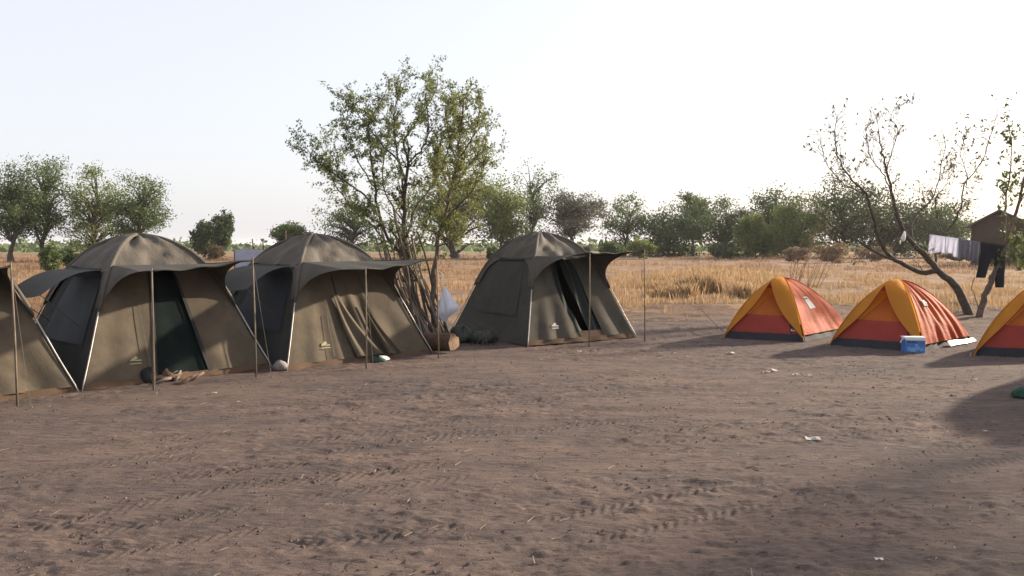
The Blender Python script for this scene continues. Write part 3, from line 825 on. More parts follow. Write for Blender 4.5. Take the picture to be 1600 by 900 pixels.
skel_tree('tree', 'nearly bare tree with a bent trunk leaning left, holding the washing line', YB, [
    ([(1517, 496, 0), (1502, 462, 0), (1486, 440, 0), (1466, 424, 0), (1448, 402, 0), (1428, 383, 0), (1412, 362, 0), (1400, 330, 0), (1393, 300, .1), (1385, 262, .2), (1376, 232, .3), (1372, 200, .4)], .17, .014, .55),
    ([(1464, 423, 0), (1440, 426, 0), (1412, 413, -.1), (1388, 398, -.2), (1372, 370, -.3), (1362, 330, -.4), (1352, 303, -.5), (1332, 282, -.6), (1312, 252, -.7), (1304, 215, -.7), (1309, 180, -.8)], .105, .010, .6),
    ([(1404, 410, -.1), (1372, 396, -.4), (1345, 380, -.6), (1316, 362, -.8), (1296, 348, -.9), (1284, 330, -1.0)], .050, .010, .2),
    ([(1350, 302, -.5), (1326, 292, -.8), (1306, 276, -1.0), (1290, 252, -1.1), (1283, 225, -1.2)], .028, .007, .6),
    ([(1394, 305, 0), (1382, 275, .5), (1366, 255, .8), (1355, 225, 1.0), (1352, 190, 1.1)], .03, .007, .7),
    ([(1386, 265, .2), (1394, 235, .1), (1402, 205, 0), (1392, 180, 0), (1410, 162, 0)], .022, .006, .7),
    ([(1428, 385, 0), (1424, 352, .4), (1438, 330, .7), (1460, 305, .9), (1470, 262, 1.1), (1478, 225, 1.2)], .042, .008, .7),
    ([(1463, 422, 0), (1462, 398, .1), (1470, 372, .3), (1490, 350, .4), (1500, 325, .5), (1507, 288, .6), (1530, 258, .7), (1545, 222, .8), (1557, 180, .9)], .055, .009, .75),
    ([(1472, 370, .3), (1466, 340, .6), (1462, 312, .8), (1478, 288, 1.0), (1488, 262, 1.1)], .028, .007, .7),
    ([(1510, 290, .6), (1508, 262, .3), (1500, 240, .1), (1508, 215, 0)], .02, .006, .8),
    ([(1444, 425, 0), (1434, 412, .2), (1426, 404, .3)], .02, .008, 0),
], 'leaf_bare', 'bark_grey', leaf_size=.09, seed=12, bushy=1.15, leaf_per=.42, levels=3, lw=.68, tmin=.0070, twig_len=.46, elong=2.0)
skel_tree('tree', 'thin twin-stemmed tree behind the black trousers on the washing line', 20.2, [
    ([(1529, 497, 0), (1540, 462, 0), (1552, 432, 0), (1566, 395, 0), (1578, 360, 0), (1590, 322, 0), (1600, 282, 0), (1608, 235, 0), (1614, 190, 0)], .085, .012, 1.1),
    ([(1534, 480, 0), (1541, 455, -.1), (1548, 430, -.1)], .05, .03, 0),
    ([(1566, 395, 0), (1570, 352, .3), (1572, 310, .5), (1578, 270, .6), (1580, 225, .7), (1576, 200, .7)], .034, .008, 1.2),
    ([(1594, 310, 0), (1620, 275, .2), (1640, 230, .4)], .03, .008, 1.2),
    ([(1531, 490, 0), (1524, 466, .1), (1518, 448, .15), (1523, 432, .2)], .016, .006, .0),
    ([(1570, 385, 0), (1585, 392, -.3), (1600, 400, -.5)], .016, .006, 3.0),
], 'leaf_mid', 'bark', leaf_size=.12, seed=15, bushy=.9, leaf_per=3.0, twig_len=.6)

def far_tree(label, px, Y, top, hw, cbot, mat='leaf_mid', style='open', seed=1, trunk_px=None, name='tree', leaf=None, group='trees along the far side of the field', lean=0.0, base_z=None):
    rr = np.random.default_rng(seed + 100); rd = random.Random(seed + 100)
    X = (px - CX) / FPX * Y
    bz = gz(X, Y) - .05
    ztop = P(px, top, Y).z; zbot = max(P(px, cbot, Y).z, bz + .05)
    rx = hw / FPX * Y
    H = ztop - bz
    cc = Vector((X + lean, Y, (ztop + zbot) / 2)); rz = (ztop - zbot) / 2
    par = {'dense': (80, 150, .34), 'open': (80, 140, .28), 'sparse': (60, 75, .26), 'bush': (26, 120, .36)}[style]
    K, per, cr = par
    trunk_r = (trunk_px / FPX * Y / 2) if trunk_px else max(.05, H * .022)
    tm = MB(); cen = []
    bush = style == 'bush'
    topst = Vector((X + lean + rd.gauss(0, .1) * rx, Y, zbot + (ztop - zbot) * .62))
    f0 = Vector((X + lean * .3, Y, bz + max(.1, (zbot - bz) * (.85 if not bush else .2))))
    stem = [Vector(q) for q in catmull([Vector((X, Y, bz - .1)), Vector((X + rd.gauss(0, .03) * H, Y, (bz + f0.z) / 2)), f0, f0.lerp(topst, .5) + Vector((rd.gauss(0, .12) * rx, rd.gauss(0, .1) * rx, 0)), topst], 3)]
    ns = len(stem)
    tm.tube(stem, [trunk_r * (1.3 - 1.15 * k / (ns - 1)) for k in range(ns)], 7)
    if leaf is None: leaf = .0026 * Y if style in ('dense', 'bush') else .0023 * Y
    leaf = max(.12, leaf)
    ph = [rd.uniform(0, 6.28) for _ in range(6)]
    for k in range(K):
        v = rr.normal(size=3); v /= np.linalg.norm(v)
        th = math.atan2(v[1], v[0])
        lump = 1 + .24 * math.sin(2 * th + ph[0] + 2 * v[2]) + .19 * math.sin(3 * th + ph[1] - 3 * v[2]) + .10 * math.sin(5 * v[2] + ph[2])
        q = rd.random() ** .42 * lump * 1.03
        x, y, z = v[0] * q, v[1] * q, v[2] * q
        if z < -.2: x *= .80; y *= .80
        if z > .55: x *= .9
        c = cc + Vector((x * rx, y * rx, z * rz))
        c.z = min(max(c.z, zbot + rd.random() * .2 * rz), ztop - leaf * .3)
        hgt = min(.95, max(0, (c.z - f0.z) / max(.3, topst.z - f0.z) * .75 - .1))
        o_ = stem[min(ns - 1, int(ns * .45 + hgt * ns * .5))]
        mid = o_.lerp(c, .5) + Vector((rd.gauss(0, .06) * rx, rd.gauss(0, .06) * rx, .10 * rz))
        tm.tube([o_, mid, c], [trunk_r * .34, trunk_r * .2, trunk_r * .06], 4, False)
        nn = int(per * rd.uniform(.35, 1.5))
        g = rr.normal(size=(nn, 3)) * np.array([cr * rx * .50, cr * rx * .50, cr * rz * .40]) + np.array(c)
        cen.append(g)
    cen = np.concatenate(cen)
    cen = cen[cen[:, 2] > bz + .02]
    root = empty(name, (X, Y, bz))
    tag(root, label, 'tree' if name != 'shrub' else 'shrub', group)
    off = np.array([X, Y, bz])
    tm.v = [(a - X, b - Y, c - bz) for a, b, c in tm.v]
    tm.build('trunk', 'bark_far', root, True)
    quads_obj('crown', leaf_quads(cen, leaf, 1.5, rr) - off, mat, root)
    return root

FT = [
 ('dark spreading tree at the left edge, leftmost of the far trees', 18, 84, 266, 48, 388, 'leaf_mid', 'open', 1, 9),
 ('tall spreading tree with a forked trunk, second from the left edge', 66, 86, 259, 48, 378, 'leaf_mid', 'open', 2, 9),
 ('yellowish tree rising just behind the net-doored olive tent', 150, 88, 274, 48, 388, 'leaf_yel', 'open', 3, 9),
 ('green rounded tree right of the yellowish one behind the net-doored tent', 216, 86, 284, 46, 384, 'leaf_mid', 'open', 4, 9),
 ('small dark round tree standing alone on the open plain', 320, 118, 355, 17, 394, 'leaf_dark', 'dense', 5, 4),
 ('slim upright little tree beside the small dark round one', 348, 116, 336, 16, 388, 'leaf_dark', 'open', 6, 4),
 ('treetop just showing behind the tent with folded door flaps', 453, 100, 353, 22, 388, 'leaf_mid', 'open', 7, 4),
 ('grey green open tree left behind the many-stemmed tree', 545, 105, 318, 46, 392, 'leaf_mid', 'sparse', 8, 9),
 ('big leafy tree with a thick trunk behind the slender tree', 708, 112, 250, 66, 388, 'leaf_yel', 'dense', 9, 15),
 ('bright green bushy tree left of the lone dark tent roof', 782, 108, 288, 36, 382, 'leaf_yel', 'dense', 10, 6),
 ('tall ragged tree rising above the lone dark tent', 828, 116, 258, 34, 372, 'leaf_mid', 'sparse', 11, 6),
 ('grey spreading thorn tree with bare limbs behind the lone tent awning', 893, 112, 304, 44, 366, 'leaf_grey', 'open', 12, 8),
 ('pale thin-leaved tree right of the grey thorn tree', 975, 124, 314, 36, 392, 'leaf_mid', 'sparse', 13, 5),
 ('dense dark rounded tree at the middle of the far tree line', 1046, 122, 324, 46, 402, 'leaf_dark', 'dense', 14, 6),
 ('taller tree peeping over the dense rounded one', 1083, 132, 307, 24, 372, 'leaf_mid', 'open', 15, 5),
 ('airy tree with gaps, right of the dense rounded one', 1132, 124, 318, 34, 396, 'leaf_mid', 'open', 16, 5),
 ('small yellow green bushy tree in front of the tree line', 1180, 110, 345, 19, 402, 'leaf_yel', 'dense', 17, 3),
 ('dark full tree left of the pale leafy one in the tree line', 1206, 124, 302, 38, 396, 'leaf_dark', 'dense', 18, 6),
 ('pale yellow green leafy tree beyond the dry brush', 1246, 108, 316, 34, 398, 'leaf_yel', 'dense', 19, 5),
 ('large dark tree behind the left branches of the bare tree', 1310, 112, 287, 48, 392, 'leaf_dark', 'dense', 20, 8),
 ('dark green tree behind the middle of the bare tree', 1390, 116, 308, 48, 396, 'leaf_dark', 'dense', 21, 7),
 ('dull green tree behind the washing line, beside the mud house', 1470, 118, 330, 44, 398, 'leaf_mid', 'dense', 22, 6),
]
for (lb, px, Y, top, hw, cb, mt, stl, sd, tp) in FT:
    far_tree(lb, px, Y, top - 5, hw * (1.25 if px > 400 else 1.05), cb + (4 if stl == 'dense' else 0), mt, stl, sd, tp)
SH = [
 ('round green shrub left behind the net-doored tent', 80, 52, 386, 16, 424, 'leaf_mid', 31),
 ('low dark shrub right of the round green shrub', 112, 62, 389, 18, 414, 'leaf_dark', 32),
 ('dry brown shrub below the small round tree', 338, 92, 384, 12, 404, 'leaf_dry', 33),
 ('dark little shrub beside the lone tent roof', 768, 96, 388, 9, 404, 'leaf_dark', 34),
 ('olive shrub left of the pale thin-leaved tree', 1000, 104, 373, 20, 402, 'leaf_yel', 35),
 ('dark shrub at the foot of the airy tree', 1130, 104, 384, 22, 404, 'leaf_dark', 36),
 ('dry reddish brush in front of the pale leafy tree', 1245, 84, 388, 18, 408, 'leaf_dry', 37),
 ('dry pale brush in front of the large dark tree', 1300, 82, 380, 26, 410, 'leaf_dry', 38),
 ('dry brush beneath the bare tree branches', 1368, 86, 384, 30, 408, 'leaf_dry', 39),
 ('bright green shrub beside the mud house', 1588, 62, 368, 16, 412, 'leaf_yel', 40),
 ('dull shrub at the foot of the pale thin-leaved tree', 958, 110, 380, 22, 402, 'leaf_mid', 41),
 ('dry brush at the left foot of the mud house', 1500, 84, 384, 26, 408, 'leaf_dry', 42),
 ('dark shrub between the rounded tree and the pale one', 905, 110, 386, 16, 402, 'leaf_grey', 43),
]
for (lb, px, Y, top, hw, cb, mt, sd) in SH:
    far_tree(lb, px, Y, top, hw, cb, mt, 'bush', sd, None, 'shrub', group='shrubs in the field')
# tree beyond the right edge, it throws the streak of shade in the right foreground
def offstage_tree():
    rr = np.random.default_rng(77); rd = random.Random(77)
    root = empty('tree', (14.6, 12.6, gz(14.6, 12.6)))
    tag(root, 'leafy tree beyond the right edge whose shade crosses the dirt', 'tree')
    m = MB(); m.tube([(0, 0, -.1), (.1, .05, 1.6), (.0, .1, 3.2)], [.15, .11, .07], 7)
    cen = []
    for k in range(24):
        v = rr.normal(size=3); v /= np.linalg.norm(v)
        c = Vector((v[0] * 1.0, v[1] * .9, 4.6 + v[2] * 1.2))
        m.tube([(0, .1, 3.2), Vector((0, .1, 3.2)).lerp(c, .5) + Vector((0, 0, -.1)), c], [.05, .03, .008], 4, False)
        cen.append(rr.normal(size=(50, 3)) * .24 + np.array(c))
    m.build('trunk', 'bark', root, True)
    quads_obj('crown', leaf_quads(np.concatenate(cen), .14, 1.8, rr), 'leaf_mid', root)
offstage_tree()
# distant bush line, a single hazy mass
cen = []
for k in range(620):
    Y = rng.uniform(240, 900); px = rng.uniform(-300, 1900)
    X = (px - CX) / FPX * Y; h = rng.uniform(1.5, 4.5); r = rng.uniform(3, 11)
    cen.append(np.stack([rng.normal(X, r, 46), rng.normal(Y, r, 46), gz(X, Y) + np.abs(rng.normal(0, h * .5, 46))], 1))
tag(quads_obj('distant_bush', leaf_quads(np.concatenate(cen), 2.1, 1.4), 'leaf_mid'), 'hazy distant bushland across the plain', 'bushland', kind='stuff')

# ------------------------------------------------------------------ dry grass
def grass(name, label, X, Y, h, nb, wid, mat, lean=.35, spread=.12):
    n = len(X)
    bx = np.repeat(X, nb) + rng.normal(0, spread, n * nb); by = np.repeat(Y, nb) + rng.normal(0, spread, n * nb)
    bz = gh(bx, by) - .02
    hh = np.repeat(h, nb) * rng.uniform(.45, 1.15, n * nb)
    a = rng.uniform(0, 2 * math.pi, n * nb); l = rng.uniform(0, lean, n * nb) * hh
    ww = np.repeat(wid, nb) * rng.uniform(.6, 1.3, n * nb)
    wa = rng.uniform(-.9, .9, n * nb)
    wx, wy = np.cos(wa) * ww, np.sin(wa) * ww
    tx, ty = bx + np.cos(a) * l, by + np.sin(a) * l
    mx, my = bx + np.cos(a) * l * .35, by + np.sin(a) * l * .35
    V = np.stack([np.stack([bx - wx * .5, by - wy * .5, bz], 1), np.stack([bx + wx * .5, by + wy * .5, bz], 1),
                  np.stack([mx + wx * .4, my + wy * .4, bz + hh * .6], 1), np.stack([tx, ty, bz + hh], 1)], 1)
    # two triangles as one bent quad
    return tag(quads_obj(name, V, mat), label, 'grass', kind='stuff')
def scatter(n, ylo, yhi, pxlo, pxhi, thr, sc_=6.0, seed=0, power=1.0):
    out = []
    while sum(len(o[0]) for o in out) < n:
        m = n * 3
        Y = ylo * (yhi / ylo) ** (rng.random(m) ** power); px = rng.uniform(pxlo, pxhi, m)
        X = (px - CX) / FPX * Y
        k = fbm(X / sc_, Y / sc_, 3, seed) > thr
        k &= Y > field_edge(X) + rng.normal(1.0, 1.0, m)
        out.append((X[k], Y[k]))
    X = np.concatenate([o[0] for o in out])[:n]; Y = np.concatenate([o[1] for o in out])[:n]
    return X, Y
X, Y = scatter(5600, 20.5, 62, -150, 1750, .55, 3.0, 3)
grass('dry_grass', 'dry straw grass covering the near field behind the tents', X, Y, rng.uniform(.06, .38, len(X)) * rng.uniform(.5, 1.2, len(X)), 10, .00055 * Y + .008, 'straw')
X, Y = scatter(3300, 50, 150, -200, 1800, .50, 9, 5)
grass('dry_grass', 'dry straw grass covering the far field below the trees', X, Y, rng.uniform(.12, .42, len(X)), 9, .0010 * Y, 'straw_red', spread=.5)
# the tall golden stand between the lone tent and the first orange tent
px = np.clip(rng.normal(1100, 62, 3200), 930, 1215); Yg = np.clip(rng.normal(35, 5, 3200), 27, 52)
Xg = (px - CX) / FPX * Yg
kk = fbm(Xg / 1.1, Yg / 1.6, 3, 77) > .47
hg = (.18 + .75 * fbm(Xg / .8, Yg / 1.2, 2, 78)[kk]) * (.55 + .45 * np.exp(-((px[kk] - 1115) / 60) ** 2))
grass('dry_grass', 'tall golden grass between the lone tent and the orange tents', Xg[kk], Yg[kk], hg, 10, np.full(kk.sum(), .017), 'straw', .45, .16)
X, Y = rng.uniform(1.8, 13.5, 2200), rng.uniform(16.0, 28, 2200)
kk = (fbm(X / 1.6, Y / .5, 2, 92) > .50) & (X + (Y - 16) * .1 > 3)
grass('dry_grass', 'flattened pale straw on the low ridges behind the orange tents', X[kk], Y[kk], np.full(kk.sum(), .05), 7, np.full(kk.sum(), .014), 'straw', 2.2, .2)
# low brown grass in left gap
px = rng.uniform(-60, 110, 900); Yg = rng.uniform(19, 40, 900)
grass('dry_grass', 'short orange grass behind the leftmost tents', (px - CX) / FPX * Yg, Yg, rng.uniform(.08, .28, 900), 9, np.full(900, .02), 'straw_red', .4, .14)
# tall dead stalks
def stalks():
    spots = [(1245, 34, 335, 418), (1262, 36, 350, 416), (1232, 33, 372, 420), (1275, 36, 372, 418), (1110, 60, 372, 410), (1120, 60, 380, 410), (1086, 44, 398, 430), (1003, 40, 405, 440)]
    for k, (px, Y, top, bot) in enumerate(spots):
        rd = random.Random(k)
        m = MB()
        b = Vector(((px - CX) / FPX * Y, Y, 0)); b.z = gz(b.x, b.y)
        t = P(px + (28 if k < 4 else 3), top, Y)
        for s in range(4 if k < 4 else 2):
            e = t + Vector((rd.gauss(0, .2), rd.gauss(0, .2), rd.gauss(-.2, .2)))
            mid = b.lerp(e, .5) + Vector((rd.gauss(0, .06), 0, 0))
            m.tube([b + Vector((rd.gauss(0, .05), rd.gauss(0, .05), -.05)), mid, e], [.014, .010, .004], 4, False)
            for q in range(5):
                p = b.lerp(e, rd.uniform(.35, 1)); m.tube([p, p + Vector((rd.gauss(0, .18), rd.gauss(0, .1), rd.uniform(.0, .25)))], [.006, .003], 3, False)
        m.v = [(x - b.x, y - b.y, z - b.z) for x, y, z in m.v]
        o = m.build('dead_stalk', 'straw_red', None, False, b)
        tag(o, ['tall dead stalks leaning right beyond the first orange tent', 'thin pale dead stalk standing in the far field grass'][0 if k < 4 else 1], 'plant', ['dead stalks beyond the orange tents', 'thin stalks in the field'][0 if k < 4 else 1])
stalks()

# ------------------------------------------------------------------ leaning poles by the tree
rd = random.Random(21)
proto = []
for k in range(4):
    m = MB(); pts = [Vector((.02 * math.sin(q * 1.3 + k), .02 * math.cos(q * 1.9 + k * 2), q / 6)) for q in range(7)]
    m.tube(pts, [.024 - .010 * q / 6 for q in range(7)], 6)
    o = m.build('wooden_pole', 'stick' if k % 2 else 'stick_dark', None, True)
    proto.append(o)
npole = 0
for k in range(46):
    f = k / 45
    bx = 632 + 72 * f + rd.gauss(0, 5)
    Yb = 14.55 + .9 * rd.random() - .1
    base = P(bx, 0, Yb); base.z = gz(base.x, base.y) - .03
    tx = 590 + 62 * f + rd.gauss(0, 9); ty = rd.choice((330, 360, 385, 400, 420, 440)) + rd.gauss(0, 10)
    if f > .6: ty += 40
    top = P(tx, ty, 15.35 + rd.gauss(0, .12))
    d = top - base
    o = proto[k] if k < 4 else proto[k % 4].copy()
    if k >= 4: C.objects.link(o)
    o.location = base
    o.rotation_euler = d.to_track_quat('Z', 'Y').to_euler()
    th = rd.uniform(.55, 1.25)
    o.scale = (th, th, d.length)
    tag(o, 'rough dead wooden pole leaning with others against the many-stemmed tree', 'pole', 'wooden poles leaning against the tree')
# dark stump-like trunk chunk and log
m = MB()
def logpt(i, j):
    a = 2 * math.pi * i
    r = .155 * (1 + .13 * math.sin(2 * a + 1 + j) + .10 * math.sin(3 * a + 2 * j) + .07 * math.sin(7 * a + j * 5))
    return Vector((-.30 + .60 * j, math.cos(a) * r * .95, .165 + math.sin(a) * r))
m.quadgrid(logpt, 16, 6)
lg = empty('log', G(684, 550) + Vector((0, .12, 0)), R(-28)); tag(lg, 'thick brown cut log lying at the foot of the leaning poles', 'log')
m.build('bark', 'log', lg, True)
for j in (0, 1):
    m = MB(); o = []
    for q in range(16): m.v.append(tuple(logpt(q / 16, j)))
    m.v.append((-.30 + .60 * j + (.01 if j else -.01), 0, .165))
    for q in range(16): m.f.append((q, (q + 1) % 16, 16) if j else ((q + 1) % 16, q, 16))
    m.build('cut_end', 'log_end', lg)
# hanging white bag
b0 = P(694, 447, 14.75)
bag = empty('plastic_bag', b0); tag(bag, 'white plastic bag hanging from a twig of the slender tree', 'bag')
def bagpt(i, j):
    a = 2 * math.pi * i
    w = float(np.interp(j, [0, .08, .3, .55, .72, .86, .95, 1.0], [.02, .03, .085, .145, .175, .13, .07, .01]))
    cr = 1 + .16 * math.sin(a * 5 + j * 3) + .10 * math.sin(a * 9 - j * 7)
    return Vector((math.cos(a) * w * cr + .075 * j * (1 if j < .75 else .75 / j), math.sin(a) * w * .55 * cr, -.60 * j + .07 * math.cos(a) * j))
m = MB(); m.quadgrid(bagpt, 28, 16); m.build('body', 'bag', bag, True)
m = MB(); m.tube([(0, 0, -.01), (.02, 0, .06), (-.01, .01, .14), (-.03, .06, .20), (-.10, .20, .26)], .006, 5); m.build('handle', 'bag', bag, True)
# dark crumpled tarpaulin and bags at the corner of the lone tent
for k, (px, py, r, lb) in enumerate([(722, 536, (.24, .2, .17), 'dark green bundle slumped at the back corner of the lone tent'), (752, 538, (.26, .2, .13), 'flat dark green bundle on the ground along the lone tent wall')]):
    g = G(px, py); m = MB(); m.blob((0, 0, r[2] * .75), r, 18, 10, .30, k + 3, .75)
    tag(m.build('bundle', 'tarp_green', None, False, (g.x, g.y + .25, gz(g.x, g.y) - .01)), lb, 'bundle')
for k in range(7):
    g = G(735 + 6 * k, 540); rd2 = random.Random(k)
    m = MB(); m.tube([(0, 0, 0), (rd2.gauss(0, .15), rd2.gauss(0, .1), .25), (rd2.gauss(0, .3), rd2.gauss(0, .1), .42)], [.009, .007, .003], 4)
    tag(m.build('twig', 'stick_dark', None, False, (g.x, g.y + .12, gz(g.x, g.y) - .01)), 'dark twig propped by the wall of the lone dark tent', 'twig', 'twigs by the lone tent')

# ------------------------------------------------------------------ small things on the ground
g = G(438, 578); m = MB(); m.blob((0, 0, .07), (.105, .09, .08), 14, 9, .16, 2, .85)
tag(m.build('stone', 'stone', None, True, (g.x, g.y, gz(g.x, g.y))), 'rounded grey stone between the two middle tents', 'stone')
# firewood and rubbish by the net door
gd = G(240, 598)
for k in range(9):
    rd2 = random.Random(40 + k); a = R(47) + rd2.gauss(0, .5); l = rd2.uniform(.18, .42)
    c = Vector((gd.x + .55 * rd2.random() - .05, gd.y + .45 * rd2.random() - .05, 0)); c.z = gz(c.x, c.y)
    m = MB(); e = Vector((math.cos(a) * l, math.sin(a) * l, rd2.uniform(.0, .12)))
    m.tube([-e / 2 + Vector((0, 0, .02)), Vector((0, rd2.gauss(0, .02), .05)), e / 2 + Vector((0, 0, .06))], [.02, .024, .014], 6)
    tag(m.build('firewood', 'stick' if k % 2 else 'log', None, True, c), 'short piece of firewood in front of the net door', 'firewood', 'firewood by the net door')
g = G(232, 597); m = MB(); m.blob((0, 0, .07), (.11, .09, .12), 12, 8, .3, 8, .7)
tag(m.build('sack', 'black', None, True, (g.x, g.y, gz(g.x, g.y))), 'small black crumpled bag by the net door', 'bag')
g = G(247, 594); m = MB(); m.blob((0, 0, .05), (.09, .08, .09), 12, 8, .3, 9, .7)
tag(m.build('cloth', 'log', None, True, (g.x + .08, g.y + .06, gz(g.x, g.y))), 'brown crumpled cloth heap beside the black bag', 'cloth')
# shoes
def shoe(px, py, mat, label, rz):
    g = G(px, py)
    r = empty('shoe', (g.x, g.y, gz(g.x, g.y)), rz); tag(r, label, 'shoe', 'shoes lying in the camp')
    m = MB()
    def so(i, j):
        a = 2 * math.pi * i; w = .045 + .008 * math.cos(a)
        return Vector((math.cos(a) * .135, math.sin(a) * w, .0 + .022 * j))
    m.quadgrid(so, 16, 1); m.build('sole', 'black', r, True)
    m = MB()
    def up(i, j):
        a = 2 * math.pi * i; k = 1 - .35 * j
        return Vector((math.cos(a) * .128 * k - .03 * j, math.sin(a) * .042 * k, .02 + (.05 + .035 * (1 - math.cos(a)) / 2) * j ** .7))
    m.quadgrid(up, 16, 4); m.build('upper', mat, r, True)
shoe(592, 566, 'shoe_green', 'dark green shoe outside the tent with folded flaps', R(20))
shoe(601, 564, 'white', 'white shoe outside the tent with folded flaps', R(60))
g = G(1593, 622); m = MB(); m.blob((0, 0, .05), (.14, .12, .07), 16, 8, .4, 12, .7)
tag(m.build('green_cloth', 'shoe_green', None, True, (g.x + .03, g.y, gz(g.x, g.y))), 'crumpled green cloth on the dirt at the right edge', 'cloth')
# blue box with white lid
g = G(1431, 551)
bx = empty('cooler_box', (g.x, g.y + .1, gz(g.x, g.y)), R(-9)); tag(bx, 'blue printed box with a white lid in front of the orange tent', 'box')
m = MB(); m.box((0, 0, .115), (.155, .10, .115)); m.build('body', 'blue', bx)
m = MB(); m.box((0, 0, .246), (.163, .108, .015)); m.build('lid', 'white', bx)
m = MB(); m.box((.16, 0, .12), (.004, .085, .10)); m.build('side_panel', 'white', bx)
def flat(q, x0, x1, z0, z1, y=-.1035, sk=0.0):
    o = len(q.v)
    q.v += [(x0, y, z0), (x1, y, z0), (x1 + sk, y, z1), (x0 + sk, y, z1)]; q.f.append((o, o + 1, o + 2, o + 3))
q = MB()
for (x, z, r) in ((-.09, .07, .05), (-.03, .05, .06), (.04, .08, .05), (.1, .06, .045), (.02, .13, .03)):
    o = len(q.v)
    for a in range(8): q.v.append((x + r * math.cos(a * .785) * random.uniform(.6, 1.1), -.1025 - .0004 * a, z + r * .7 * math.sin(a * .785)))
    q.f.append(tuple(range(o, o + 8)))
q.build('printed_pattern', 'blue_lt', bx)
q = MB()
x = -.115
for wd, hgt in ((.018, .034), (.014, .022), (.016, .022), (.014, .022), (.016, .03), (.014, .022), (.016, .022)):
    flat(q, x, x + wd * .72, .168, .168 + hgt, -.1085, .004); x += wd + .004
q.build('lettering', 'blue_dk', bx)
q = MB(); flat(q, -.15, .15, .208, .23, -.1060); q.build('printed_band', 'white', bx)
m = MB(); m.tube([(-.165, -.04, .23), (-.20, -.06, .20), (-.215, -.06, .16)], .008, 5); m.build('handle', 'white', bx)
# ropes of the first orange tent and leaning stakes
def line(name, a, b, r, mat, label, cat):
    m = MB(); m.tube([Vector((0, 0, 0)), (b - a) * .5 + Vector((0, 0, -.01)), b - a], r, 4)
    tag(m.build(name, mat, None, False, a), label, cat)
a = G(1131, 529); a.z = .12
b = G(1096, 492); b.z = .55
line('guy_rope', a, P(1095, 483, 18.2), .009, 'rope', 'dark guy rope stretched left from the first orange tent', 'rope')
st = P(1076, 464, 22.5); sb_ = Vector((st.x, st.y, gz(st.x, st.y)))
m = MB(); m.tube([P(1057, 442, 25.5), P(1075, 463, 24.9)], .018, 5)
o = m.build('leaning_stick', 'stick_dark', None); tag(o, 'thin dark stick slanting in the golden grass', 'stick')
a = P(1296, 456, 17.2)
line('guy_rope', a, P(1345, 420, 20.4), .007, 'rope', 'thin rope running up right behind the first orange tent', 'rope')

# litter, clods, twigs
LIT = ['pale flat scrap just left below the first orange tent', 'pale scrap left of the largest scrap before the orange tents', 'largest pale scrap on the dirt before the orange tents',
       'pale scrap right of the largest one before the orange tents', 'long pale scrap alone on the open dirt at right', 'tiny white scrap in the right foreground', 'pale scrap near the right pole of the lone tent',
       'small pale scrap below the left corner of the lone tent', 'pale scrap lowest in the right foreground', 'small pale scrap below the third orange tent', 'pale scrap before the door of the lone tent',
       'small pale scrap on the dirt below the grey stone', 'pale scrap on the dirt right of the firewood', 'tiny pale scrap in the middle of the open dirt', 'small pale scrap between the lone tent and orange tents', 'small pale scrap at the right end of the scattered scraps']
for k, (px, py, w) in enumerate([(1142, 552, .16), (1197, 583, .13), (1206, 580, .20), (1243, 587, .12), (1270, 690, .16), (1541, 677, .07), (928, 548, .08), (846, 562, .06), (1374, 878, .06), (1525, 596, .06), (905, 549, .1), (374, 630, .06), (335, 615, .09), (720, 690, .05), (1055, 551, .06), (1265, 588, .07)]):
    g = G(px, py); m = MB(); rd2 = random.Random(k)
    m.quadgrid(lambda i, j: Vector(((i - .5) * w * .75, (j - .5) * w * .5, .008 + .02 * rd2.random() * (w / .1))), 3, 2)
    tag(m.build('litter_scrap', 'paper', None, False, (g.x, g.y, gz(g.x, g.y) + .004)), LIT[k], 'litter', 'scraps of litter on the dirt')
def many(name, label, n, mat, make, ylo=3.2, yhi=24):
    vs, fs = [], []
    mb = MB()
    for k in range(n):
        Y = ylo * (yhi / ylo) ** random.random(); px = random.uniform(-120, 1720)
        X = (px - CX) / FPX * Y
        if fbm(X / 1.2, Y / .8, 2, 5) < .42 and random.random() < .7: continue
        make(mb, X, Y, gz(X, Y), k)
    return tag(mb.build(name, mat, None, False), label, 'debris', kind='stuff')
def mk_clod(mb, x, y, z, k):
    r = random.uniform(.004, .013) * (1 + y * .04)
    o = len(mb.v); a0 = random.uniform(0, 6)
    for q in range(5):
        a = a0 + q * 1.2566; rr_ = r * random.uniform(.7, 1.3)
        mb.v.append((x + math.cos(a) * rr_ * 1.3, y + math.sin(a) * rr_, z - .006))
    mb.v.append((x + random.gauss(0, r * .2), y, z + r * random.uniform(.5, .9)))
    for q in range(5): mb.f.append((o + q, o + (q + 1) % 5, o + 5))
many('soil_clods', 'small dark clods of soil scattered over the camp ground', 5000, 'clod', mk_clod)
def mk_twig(mb, x, y, z, k):
    a = random.gauss(0, .7); l = random.uniform(.012, .055)
    d = Vector((math.cos(a) * l, math.sin(a) * l, random.uniform(-.004, .01)))
    c = Vector((x, y, z + .012))
    mb.tube([c - d, c + d], [.0035, .002], 3, False)
many('twig_litter', 'bits of straw and twig scattered over the camp ground', 1500, 'twig', mk_twig)

